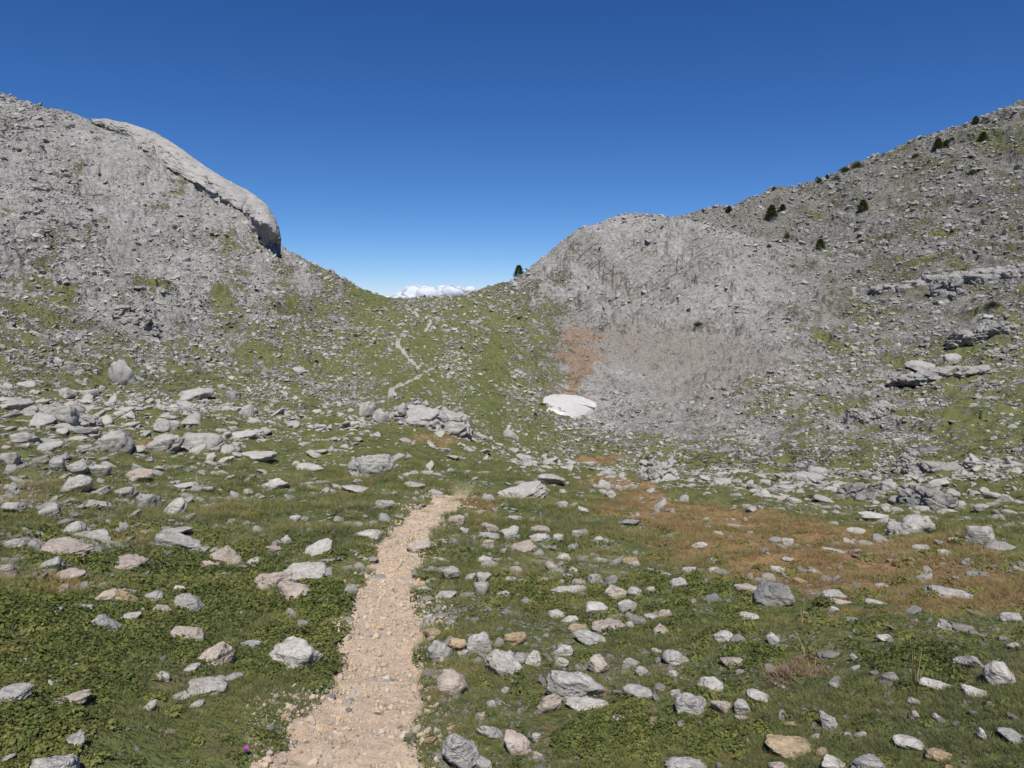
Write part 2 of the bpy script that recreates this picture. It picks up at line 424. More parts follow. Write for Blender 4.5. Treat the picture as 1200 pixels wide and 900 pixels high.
# ------------------------------------------------------------------ materials
class NT:
    def __init__(s, name):
        s.m = bpy.data.materials.new(name); s.m.use_nodes = True
        s.t = s.m.node_tree; s.t.nodes.clear(); s.k = 0

    def n(s, typ, **kw):
        o = s.t.nodes.new('ShaderNode' + typ); o.location = (s.k * 40, 0); s.k += 1
        for a, b in kw.items():
            setattr(o, a, b)
        return o

    def put(s, sock, val):
        if isinstance(val, bpy.types.NodeSocket):
            s.t.links.new(val, sock)
        elif isinstance(val, (tuple, list)) and len(val) == 3 and sock.type == 'RGBA':
            sock.default_value = (*val, 1)
        else:
            sock.default_value = val

    def math(s, op, a, b=0.0, c=None, clamp=False):
        o = s.n('Math', operation=op, use_clamp=clamp)
        s.put(o.inputs[0], a); s.put(o.inputs[1], b)
        if c is not None: s.put(o.inputs[2], c)
        return o.outputs[0]

    def mix(s, f, a, b, blend='MIX'):
        o = s.n('Mix', data_type='RGBA', blend_type=blend)
        s.put(o.inputs[0], f); s.put(o.inputs[6], a); s.put(o.inputs[7], b)
        return o.outputs[2]

    def attr(s, name, typ='GEOMETRY'):
        return s.n('Attribute', attribute_name=name, attribute_type=typ).outputs['Fac']

    def noise(s, vec, scale, detail=4, rough=.55, dist=0):
        o = s.n('TexNoise'); s.put(o.inputs['Vector'], vec)
        o.inputs['Scale'].default_value = scale; o.inputs['Detail'].default_value = detail
        o.inputs['Roughness'].default_value = rough; o.inputs['Distortion'].default_value = dist
        return o.outputs['Fac']

    def voro(s, vec, scale, feature='F1', rnd=1.0):
        o = s.n('TexVoronoi', feature=feature); s.put(o.inputs['Vector'], vec)
        o.inputs['Scale'].default_value = scale; o.inputs['Randomness'].default_value = rnd
        return o

    def ramp(s, f, lo, hi, smooth=True):
        o = s.n('MapRange', interpolation_type='SMOOTHSTEP' if smooth else 'LINEAR')
        s.put(o.inputs['Value'], f); s.put(o.inputs['From Min'], lo); s.put(o.inputs['From Max'], hi)
        return o.outputs[0]

    def cramp(s, f, stops):
        o = s.n('ValToRGB'); e = o.color_ramp.elements
        while len(e) < len(stops): e.new(.5)
        for q, (p, c) in zip(e, stops):
            q.position = p; q.color = (*c, 1)
        s.put(o.inputs[0], f)
        return o.outputs[0]

    def scalev(s, vec, v):
        o = s.n('VectorMath', operation='MULTIPLY'); s.put(o.inputs[0], vec); o.inputs[1].default_value = v
        return o.outputs[0]

    def finish(s, col, rough=.9, bumps=(), spec=.15, extra=None):
        b = s.n('BsdfPrincipled'); s.put(b.inputs['Base Color'], col); s.put(b.inputs['Roughness'], rough)
        b.inputs['Specular IOR Level'].default_value = spec
        nrm = None
        for (h, dist, strength) in bumps:
            q = s.n('Bump'); s.put(q.inputs['Height'], h); q.inputs['Distance'].default_value = dist; q.inputs['Strength'].default_value = strength
            if nrm is not None: s.put(q.inputs['Normal'], nrm)
            nrm = q.outputs[0]
        if nrm is not None: s.put(b.inputs['Normal'], nrm)
        out = s.n('OutputMaterial'); sh = b.outputs[0]
        if extra: sh = extra(s, b)
        s.t.links.new(sh, out.inputs[0])
        return s.m


ROCK_TONES = {   # sunlit limestone, weathered
    'g': ((.30, .295, .283), (.44, .43, .412)),
    'w': ((.38, .368, .345), (.53, .51, .48)),
    'p': ((.34, .295, .26), (.46, .40, .355)),
    't': ((.32, .25, .165), (.44, .345, .23)),
    'd': ((.19, .188, .185), (.30, .298, .292)),
}


def rock_material(name, lo, hi, vary=0.0, scale=1.0, inst=False):
    s = NT(name)
    tc = s.n('TexCoord').outputs['Object']
    rnd = s.n('ObjectInfo').outputs['Random']
    off = s.n('VectorMath', operation='ADD')
    s.put(off.inputs[0], tc)
    cmb = s.n('CombineXYZ'); s.put(cmb.inputs[0], s.math('MULTIPLY', rnd, 37.0)); s.put(cmb.inputs[1], s.math('MULTIPLY', rnd, 11.0))
    s.put(off.inputs[1], cmb.outputs[0]); v = off.outputs[0]
    big = s.noise(v, 5.0 * scale, 5, .6)
    fine = s.noise(v, 34 * scale, 4, .65)
    col = s.mix(s.ramp(big, .36, .66), lo, hi)
    if vary:
        c2 = s.cramp(s.attr('tint', 'INSTANCER') if inst else rnd, [(0, tuple((.42 if inst else .68) * q for q in lo)), (.3, lo), (.62, hi), (.8, (hi[0] * 1.12, hi[1] * 1.08, hi[2])), (.9, (hi[0] * 1.0, hi[1] * .9, hi[2] * .78)), (1, (hi[0] * .95, hi[1] * .76, hi[2] * .52))])
        col = s.mix(vary, col, c2)
    # rust-coloured seeps, grey lichen spots, small solution pits
    rust = s.ramp(s.noise(v, 3.1 * scale, 3, .5, .6), .60, .74)
    col = s.mix(s.math('MULTIPLY', rust, .38), col, (.36, .27, .18))
    lich_dark = s.ramp(s.noise(v, 21 * scale, 3, .6), .58, .68)
    col = s.mix(s.math('MULTIPLY', lich_dark, .38), col, (.15, .15, .148))
    spot = s.ramp(fine, .34, .66)
    col = s.mix(.42, col, s.mix(spot, tuple(.62 * q for q in lo), tuple(min(.62, 1.15 * q) for q in hi)))
    pits = s.voro(v, 26 * scale).outputs['Distance']
    col = s.mix(s.math('MULTIPLY', s.ramp(s.noise(v, 1.3 * scale, 4, .6), .45, .65), .3), col, tuple(.62 * q for q in lo))
    st = s.scalev(v, (1.0, 1.0, 5.5))
    bands = s.noise(st, 5.5 * scale, 4, .6, .4)
    return s.finish(col, .92, [(bands, .035, .7), (s.noise(v, 13 * scale, 6, .7), .04, .8), (s.ramp(pits, .05, .32), .006, .6), (fine, .008, .7)])


MAT = {}
for k, (lo, hi) in ROCK_TONES.items():
    MAT[k] = rock_material('limestone_' + {'g': 'grey', 'w': 'pale', 'p': 'pinkish', 't': 'tan', 'd': 'dark'}[k], lo, hi)
MAT['m'] = rock_material('limestone_weathered', (.235, .232, .222), (.345, .338, .322), scale=.5)
MAT['scree'] = rock_material('limestone_rubble', (.27, .265, .254), (.43, .42, .40), vary=.75, scale=.5, inst=True)
MAT['slab'] = rock_material('bare_slab', (.285, .28, .27), (.385, .377, .36), scale=.12)


def gravel_material():
    s = NT('path_gravel')
    tc = s.n('TexCoord').outputs['Object']
    col = s.cramp(s.attr('tint', 'INSTANCER'), [(0, (.26, .255, .245)), (.3, (.38, .35, .315)), (.55, (.46, .365, .27)), (.85, (.55, .45, .345)), (.95, (.50, .35, .20)), (1, (.56, .53, .48))])
    a = s.noise(tc, 6, 4, .6)
    col = s.mix(.25, col, s.mix(a, (.36, .28, .20), (.58, .50, .41)))
    return s.finish(col, .95, [(a, .06, .4)], .1)


def ground_material():
    s = NT('mountain_ground')
    P = s.n('NewGeometry').outputs['Position']
    rock, green, dry, red, path = (s.attr(a) for a in ('rock', 'green', 'dry', 'red', 'path'))
    n_a = s.noise(P, .35, 5, .6); n_b = s.noise(P, 1.6, 5, .62); n_c = s.noise(P, 7.5, 4, .62); n_d = s.noise(P, 38, 4, .65); n_e = s.noise(P, 150, 3, .6)
    # turf
    g = s.mix(s.ramp(n_b, .35, .65), (.080, .104, .036), (.128, .152, .054))
    g = s.mix(s.math('MULTIPLY', s.ramp(n_a, .42, .68), .42), g, (.145, .135, .05))
    g = s.mix(s.math('MULTIPLY', s.ramp(n_c, .48, .7), .5), g, (.18, .15, .078))
    g = s.mix(s.math('MULTIPLY', s.ramp(n_d, .5, .72), .45), g, (.045, .05, .018))
    soil = s.mix(s.ramp(n_d, .35, .65), (.11, .078, .05), (.20, .15, .10))
    g = s.mix(s.math('MULTIPLY', s.ramp(s.noise(P, 3.2, 4, .6), .55, .66), .7), g, soil)
    # parched turf
    dcol = s.mix(s.ramp(n_c, .35, .65), (.195, .128, .06), (.29, .20, .098))
    dcol = s.mix(s.math('MULTIPLY', s.ramp(n_d, .5, .7), .5), dcol, (.08, .06, .024))
    dm = s.ramp(s.math('ADD', s.math('MULTIPLY', n_b, .9), s.math('MULTIPLY', dry, .85)), .72, 1.0)
    g = s.mix(dm, g, dcol)
    # bare rock and scree
    r = s.mix(s.ramp(n_b, .34, .66), (.215, .212, .205), (.345, .34, .33))
    r = s.mix(s.math('MULTIPLY', s.ramp(n_c, .44, .66), .7), r, (.40, .393, .38))
    r = s.mix(s.math('MULTIPLY', s.ramp(n_a, .5, .7), .35), r, (.30, .272, .228))
    vv = s.voro(P, 1.7); vc = s.n('SeparateColor'); s.put(vc.inputs[0], vv.outputs['Color'])
    r = s.mix(.45, r, s.mix(vc.outputs[0], (.15, .148, .143), (.42, .415, .402)))
    r = s.mix(s.math('MULTIPLY', s.ramp(n_d, .5, .7), .4), r, (.13, .128, .12))
    n_z = s.noise(P, .085, 5, .62)
    r = s.mix(s.math('MULTIPLY', s.ramp(n_z, .46, .62), .38), r, s.mix(n_c, (.155, .148, .128), (.26, .25, .225)))
    r = s.mix(s.math('MULTIPLY', s.attr('bowl'), .75), r, s.mix(s.ramp(n_c, .4, .62), (.19, .17, .146), (.27, .245, .215)))
    r = s.mix(s.math('MULTIPLY', s.attr('heath'), .88), r, s.mix(s.ramp(n_b, .4, .6), (.122, .118, .10), (.215, .208, .188)))  # darkened tone of the right slope, with painted depth shading on the ridge
    rd = s.mix(s.ramp(n_c, .35, .65), (.205, .145, .10), (.30, .22, .16))
    r = s.mix(s.ramp(s.math('ADD', s.math('MULTIPLY', n_b, .7), s.math('MULTIPLY', red, .75)), .62, .98), r, rd)
    # where turf takes hold between the stones
    sel = s.math('ADD', s.math('MULTIPLY', n_a, .34), s.math('ADD', s.math('MULTIPLY', n_b, .40), s.math('MULTIPLY', n_c, .26)))
    lim = s.math('SUBTRACT', .635, s.math('MULTIPLY', green, .29))
    gm = s.ramp(sel, s.math('SUBTRACT', lim, .015), s.math('ADD', lim, .025))
    col = s.mix(gm, r, g)
    # trodden path
    pc = s.mix(s.ramp(n_c, .35, .65), (.45, .35, .25), (.535, .43, .325))
    pv = s.voro(P, 75); vc2 = s.n('SeparateColor'); s.put(vc2.inputs[0], pv.outputs['Color'])
    pc = s.mix(.5, pc, s.mix(vc2.outputs[0], (.36, .265, .185), (.54, .46, .385)))
    pw = s.voro(P, 31); vc3 = s.n('SeparateColor'); s.put(vc3.inputs[0], pw.outputs['Color'])
    pc = s.mix(s.math('MULTIPLY', s.ramp(vc3.outputs[1], .62, .9), .5), pc, s.mix(vc3.outputs[0], (.30, .285, .265), (.52, .385, .24)))
    pc = s.mix(s.attr('trail'), pc, (.315, .30, .272))
    pm = s.ramp(s.math('ADD', path, s.math('MULTIPLY', s.math('SUBTRACT', n_d, .5), .7)), .4, .62)
    col = s.mix(pm, col, pc)
    # joints that break the bedrock into blocks
    wq = s.n('VectorMath', operation='MULTIPLY_ADD'); s.put(wq.inputs[0], s.n('TexNoise').outputs['Color']); wq.inputs[1].default_value = (.5, .5, .5); s.put(wq.inputs[2], P)
    rq = s.n('VectorRotate', rotation_type='EULER_XYZ'); s.put(rq.inputs['Vector'], wq.outputs[0]); rq.inputs['Rotation'].default_value = (.5, .6, .4)
    ck = s.scalev(rq.outputs[0], (.15, .24, .52))
    c1 = s.voro(ck, 1.0, 'DISTANCE_TO_EDGE').outputs['Distance']; c2 = s.voro(ck, 2.7, 'DISTANCE_TO_EDGE').outputs['Distance']
    ln = s.n('VectorMath', operation='LENGTH'); s.put(ln.inputs[0], P); fars = s.ramp(ln.outputs['Value'], 55, 100)
    jm = s.math('MULTIPLY', s.math('MULTIPLY', fars, s.math('SUBTRACT', 1.0, gm)), s.math('SUBTRACT', 1.0, s.attr('bowl')))
    jm = s.math('MULTIPLY', jm, s.math('ADD', .15, s.math('MULTIPLY', s.ramp(n_z, .44, .58), .85)))
    jh = s.math('MULTIPLY', s.math('ADD', s.ramp(c1, 0, .14), s.math('MULTIPLY', s.ramp(c2, 0, .2), .25)), jm)
    col = s.mix(s.math('MULTIPLY', jm, s.math('MULTIPLY', s.ramp(c1, .035, .0), .5)), col, (.13, .124, .105))
    stony = s.math('MAXIMUM', s.math('SUBTRACT', 1.0, gm), pm)
    hb = s.math('MULTIPLY', n_b, s.math('SUBTRACT', 1.0, gm))
    return s.finish(col, .95, [(jh, .30, .8), (hb, .5, .8), (s.math('MULTIPLY', vv.outputs['Distance'], s.math('SUBTRACT', 1.0, gm)), .25, .6), (s.math('MULTIPLY', n_c, s.math('SUBTRACT', 1.0, s.math('MULTIPLY', path, .8))), .10, .8), (s.math('MULTIPLY', n_d, s.math('SUBTRACT', 1.0, s.math('MULTIPLY', pm, .93))), .022, .9), (s.math('MULTIPLY', n_e, stony), .007, .9)], spec=.08)


MAT['gravel'] = gravel_material()
MAT['ground'] = ground_material()


def turf_material(name, stops, spread=.5):
    s = NT(name)
    t = s.attr('tint', 'INSTANCER')
    rnd = s.n('ObjectInfo').outputs['Random']
    f = s.math('ADD', s.math('MULTIPLY', t, 1 - .4 * spread), s.math('MULTIPLY', s.math('SUBTRACT', rnd, .5), spread), clamp=True)
    col = s.cramp(f, stops)
    hgt = s.attr('along')
    col = s.mix(s.math('MULTIPLY', hgt, .30), col, tuple(min(1, 1.5 * q) for q in stops[-1][1]))

    def extra(s, b):
        tr = s.n('BsdfTranslucent'); s.put(tr.inputs[0], col)
        mx = s.n('MixShader'); mx.inputs[0].default_value = .38
        s.t.links.new(b.outputs[0], mx.inputs[1]); s.t.links.new(tr.outputs[0], mx.inputs[2])
        return mx.outputs[0]
    return s.finish(col, .62, (), .25, extra)


MAT['grass'] = turf_material('grass_blades', [(0, (.105, .155, .085)), (.22, (.13, .19, .060)), (.42, (.20, .245, .085)), (.62, (.27, .25, .115)), (.8, (.285, .215, .11)), (1, (.33, .215, .10))])
MAT['leaf'] = turf_material('herb_leaves', [(0, (.068, .112, .026)), (.45, (.135, .18, .042)), (.8, (.215, .24, .06)), (1, (.23, .175, .08))], .8)
MAT['needle'] = turf_material('conifer_needles', [(0, (.06, .08, .028)), (.6, (.095, .12, .04)), (1, (.14, .155, .058))], 1.0)


def plain(name, lo, hi, scale, rough=.85, bump=.01):
    s = NT(name)
    tc = s.n('TexCoord').outputs['Object']
    a = s.noise(tc, scale, 5, .6)
    return s.finish(s.mix(s.ramp(a, .35, .65), lo, hi), rough, [(s.noise(tc, scale * 3, 5, .6), bump, .6)])


MAT['bark'] = plain('conifer_bark', (.07, .05, .035), (.14, .10, .07), 8)
MAT['petal'] = plain('purple_petal', (.26, .03, .36), (.38, .07, .50), 60, .6, .001)
MAT['stem'] = plain('flower_stem', (.05, .08, .02), (.08, .11, .03), 40, .7, .001)
MAT['straw'] = plain('dry_straw', (.24, .19, .085), (.40, .33, .17), 20, .8, .001)
MAT['dead'] = plain('dead_stalks', (.115, .078, .05), (.21, .15, .10), 20, .9, .001)


def snow_material():
    s = NT('old_snow')
    tc = s.n('TexCoord').outputs['Object']
    a = s.noise(tc, .6, 5, .6); b = s.noise(tc, 3.0, 5, .65)
    col = s.mix(s.math('MULTIPLY', s.ramp(a, .45, .7), .6), (.60, .595, .58), (.47, .425, .37))
    col = s.mix(s.math('MULTIPLY', s.ramp(b, .55, .7), .3), col, (.62, .57, .53))
    return s.finish(col, .55, [(b, .08, .5)], .3)


MAT['snow'] = snow_material()
s = NT('cloud_white')
lw = s.n('LayerWeight'); lw.inputs[0].default_value = .5


def wispy(s, b):                                                      # thin vapour at the rim lets the sky through
    t = s.n('BsdfTransparent'); mx = s.n('MixShader')
    nz = s.noise(s.n('NewGeometry').outputs['Position'], .006, 5, .65)
    f = s.ramp(s.math('ADD', lw.outputs['Facing'], s.math('MULTIPLY', s.math('SUBTRACT', nz, .5), .35)), .50, .93)
    tr = s.n('BsdfTranslucent'); tr.inputs[0].default_value = (.80, .85, .92, 1); m0 = s.n('MixShader'); m0.inputs[0].default_value = .35
    s.t.links.new(b.outputs[0], m0.inputs[1]); s.t.links.new(tr.outputs[0], m0.inputs[2])
    s.t.links.new(f, mx.inputs[0]); s.t.links.new(m0.outputs[0], mx.inputs[1]); s.t.links.new(t.outputs[0], mx.inputs[2])
    return mx.outputs[0]


MAT['cloud'] = s.finish((.70, .74, .80), 1.0, [(s.noise(s.n('NewGeometry').outputs['Position'], .006, 3, .5), 40, .25)], 0, wispy)  # bluish from distance haze, which is put into the cloud's colour


# ------------------------------------------------------------------ object helpers
def mesh_np(name, verts, faces, mat, smooth=True, attrs=None):
    """faces: (n, 3) or (n, 4) int array"""
    me = bpy.data.meshes.new(name)
    verts = np.ascontiguousarray(verts, np.float32); faces = np.ascontiguousarray(faces, np.int32)
    k = faces.shape[1]
    me.vertices.add(len(verts)); me.vertices.foreach_set('co', verts.ravel())
    me.loops.add(faces.size); me.loops.foreach_set('vertex_index', faces.ravel())
    me.polygons.add(len(faces)); me.polygons.foreach_set('loop_start', np.arange(0, faces.size, k, dtype=np.int32))
    try:
        me.polygons.foreach_set('loop_total', np.full(len(faces), k, np.int32))
    except Exception:
        pass
    me.update(calc_edges=True)
    if smooth:
        me.polygons.foreach_set('use_smooth', np.ones(len(faces), bool))
    for a, val in (attrs or {}).items():
        me.attributes.new(a, 'FLOAT', 'POINT').data.foreach_set('value', np.ascontiguousarray(val, np.float32))
    if mat is not None: me.materials.append(mat)
    return me


def add(name, me, parent=None, loc=None, rot=None):
    o = bpy.data.objects.new(name, me); COL.objects.link(o)
    if parent: o.parent = parent
    if loc is not None: o.location = loc
    if rot is not None: o.rotation_euler = rot
    return o


def tag(o, label, cat=None, group=None, kind=None):
    o['label'] = label
    if cat: o['category'] = cat
    if group: o['group'] = group
    if kind: o['kind'] = kind
    return o


# ------------------------------------------------------------------ the setting: one relief, cut where its character changes
def build_relief():
    idx = np.arange(NR * NA).reshape(NR, NA)
    a = idx[:-1, :-1]; q = np.stack([a, idx[:-1, 1:], idx[1:, 1:], idx[1:, :-1]], -1)
    # close the ring behind the photographer
    uc, vc, rc = PU[:-1, :-1], PV[:-1, :-1], GR[:-1, :-1]
    reg = np.zeros(uc.shape, int)                                   # 0 meadow
    line = np.interp(uc, [-400, 0, 150, 300, 420, 480, 520, 560, 640, 700, 900, 1040, 1200, 1600], [480, 420, 400, 395, 385, 375, 365, 480, 560, 548, 560, 560, 560, 520])
    up = (vc < line) & (rc > 20)
    reg[up & (uc < 540)] = 1                                        # hillside on the left
    reg[up & (uc >= 540)] = 2                                       # hillside on the right
    knoll = (uc > 590) & (uc < 955) & (rc > 115) & (rc < 205) & (vc < np.interp(uc, [590, 700, 830, 960], [352, 385, 380, 310]))
    reg[knoll] = 3
    reg[rc > 420] = 4
    reg[(A_PATH[:-1, :-1] > .5)] = 5
    X, Y, Z = GX.ravel(), GY.ravel(), ZF.ravel()
    att = dict(rock=A_ROCK.ravel(), green=A_GREEN.ravel(), dry=A_DRY.ravel(), red=A_RED.ravel(), path=A_PATH.ravel(), heath=DARKEN.ravel(), trail=A_TRAIL.ravel(), bowl=BOWL.ravel())
    names = ['meadow', 'hillside_left', 'hillside_right', 'rocky_knoll', 'distant_land', 'path']
    labels = ['stony alpine turf of the valley floor', 'grey rubble slope with turf patches rising to the left', 'grey scree and rock slope rising to the right',
              'rounded grey limestone knoll above the scree', 'low land beyond the pass', 'trodden tan gravel footpath through the turf']
    for k, nm in enumerate(names):
        f = q[reg == k].reshape(-1, 4)
        if not len(f): continue
        u, inv = np.unique(f.ravel(), return_inverse=True)
        me = mesh_np(nm, np.stack([X[u], Y[u], Z[u]], 1), inv.reshape(-1, 4)[:, ::-1], MAT['ground'], True, {a_: v_[u] for a_, v_ in att.items()})
        tag(add(nm, me), labels[k], kind='structure')


build_relief()

# ------------------------------------------------------------------ sky, sun, camera
world = bpy.data.worlds.new('World'); scene.world = world; world.use_nodes = True
wt = world.node_tree
bg = wt.nodes['Background']
SUN_EL, SUN_AZ = 57.0, 176.0        # azimuth clockwise from the view direction: high behind the photographer
sky = wt.nodes.new('ShaderNodeTexSky'); sky.sky_type = 'NISHITA'; sky.sun_disc = False
sky.sun_elevation = R(SUN_EL); sky.sun_rotation = R(SUN_AZ); sky.altitude = 1900; sky.air_density = .7; sky.dust_density = 0; sky.ozone_density = 6
sp = wt.nodes.new('ShaderNodeSeparateColor'); cb = wt.nodes.new('ShaderNodeCombineColor'); wt.links.new(sky.outputs[0], sp.inputs[0])
for ch, (gam, gain) in enumerate(((1.32, .90), (1.06, .82), (.86, .92))):        # clear, polarised mountain sky: steeper in red than in blue
    a_, b_, c_ = (wt.nodes.new('ShaderNodeMath') for _ in range(3))
    a_.operation = 'MULTIPLY'; b_.operation = 'POWER'; c_.operation = 'MULTIPLY'
    a_.inputs[1].default_value = .1; b_.inputs[1].default_value = gam; c_.inputs[1].default_value = gain * 10
    wt.links.new(sp.outputs[ch], a_.inputs[0]); wt.links.new(a_.outputs[0], b_.inputs[0]); wt.links.new(b_.outputs[0], c_.inputs[0]); wt.links.new(c_.outputs[0], cb.inputs[ch])
wt.links.new(cb.outputs[0], bg.inputs[0]); bg.inputs[1].default_value = .085
sd = bpy.data.lights.new('sun', 'SUN'); sd.energy = 4.4; sd.angle = R(.53); sd.color = (1, .94, .85)
so = add('sun', sd)
d = Vector((math.sin(R(SUN_AZ)) * math.cos(R(SUN_EL)), math.cos(R(SUN_AZ)) * math.cos(R(SUN_EL)), math.sin(R(SUN_EL))))
so.rotation_euler = d.to_track_quat('Z', 'Y').to_euler(); so.location = (0, -20, 40)
cd = bpy.data.cameras.new('camera'); cd.sensor_width = 36; cd.lens = F / 1200 * 36; cd.clip_start = .05; cd.clip_end = 90000
cam = add('camera', cd); cam.location = (0, 0, ZC); cam.rotation_euler = (math.pi / 2 - PITCH, 0, 0)
scene.camera = cam
vs = scene.view_settings; vs.view_transform = 'Standard'; vs.look = 'None'; vs.gamma = 1; vs.use_curve_mapping = False; vs.exposure = .32
scene.cycles.max_bounces = 5; scene.cycles.diffuse_bounces = 3; scene.cycles.transparent_max_bounces = 12


# ------------------------------------------------------------------ stones
_ICO = {}


def ico(n):
    if n not in _ICO:
        bm = bmesh.new(); bmesh.ops.create_icosphere(bm, subdivisions=n, radius=1)
        v = np.array([x.co[:] for x in bm.verts]); f = np.array([[w.index for w in p.verts] for p in bm.faces])
        bm.free(); _ICO[n] = (v, f)
    return _ICO[n]


def rotm(rng, tilt=None):
    if tilt is None:
        q = rng.normal(size=4); q /= np.linalg.norm(q); w, x, y, z = q
        return np.array([[1 - 2 * (y * y + z * z), 2 * (x * y - z * w), 2 * (x * z + y * w)], [2 * (x * y + z * w), 1 - 2 * (x * x + z * z), 2 * (y * z - x * w)], [2 * (x * z - y * w), 2 * (y * z + x * w), 1 - 2 * (x * x + y * y)]])
    ax = rng.uniform(0, 2 * np.pi); c, s = math.cos(tilt), math.sin(tilt)
    k = np.array([math.cos(ax), math.sin(ax), 0]); K = np.array([[0, -k[2], k[1]], [k[2], 0, -k[0]], [-k[1], k[0], 0]])
    return np.eye(3) + s * K + (1 - c) * K @ K


def stone(rng, n, flat=.6, facets=11, sharp=16, rough=.07, long=1.25, groove=.5):
    """a weathered limestone block: soft-edged polyhedron, roughened, with bedding grooves"""
    v, f = ico(n)
    nn = rng.normal(size=(facets, 3)); nn /= np.linalg.norm(nn, axis=1)[:, None]
    ax = np.eye(3) @ rotm(rng)[:3]
    nn = np.concatenate([nn, ax * rng.choice([-1, 1], (3, 1)), [[0, 0, 1.]]]); dd = np.concatenate([rng.uniform(.62, .98, facets), rng.uniform(.5, .8, 3), [rng.uniform(.6, .9)]])
    q = np.maximum(v @ nn.T, 0) / dd
    r = np.minimum((q ** sharp).sum(1) ** (-1 / sharp), 1.15)
    p = v * r[:, None]
    o = rng.uniform(0, 99, 3)
    p = p * (1 + rough * 2.2 * fbm3(v * 1.4 + o, 2))[:, None]
    if n >= 3:
        m = rotm(rng, rng.uniform(0, .7)); b = p @ m[2]
        gr = 1 - np.abs(pn3(np.stack([p @ m[0] * .7, p @ m[1] * .7, b * 5.0], 1) + o))
        p = p * (1 - groove * .11 * sstep(.82, 1.0, gr) + rough * .7 * fbm3(p * 4.5 + o, 3))[:, None]
        fh, fe = facet3(p * 1.7 + o, int(o[0] * 10), .55, .22)
        p = p * (1 + groove * .16 * fh - groove * .05 * sstep(.10, 0, fe))[:, None]
        w = fbm3(p * 2.6 + o + 31, 2)                                # chipped corners and hollows
        p = p * (1 - .10 * sstep(.18, .5, w))[:, None]
    p = p * np.array([long, 1 / long ** .5, flat])
    return p, f


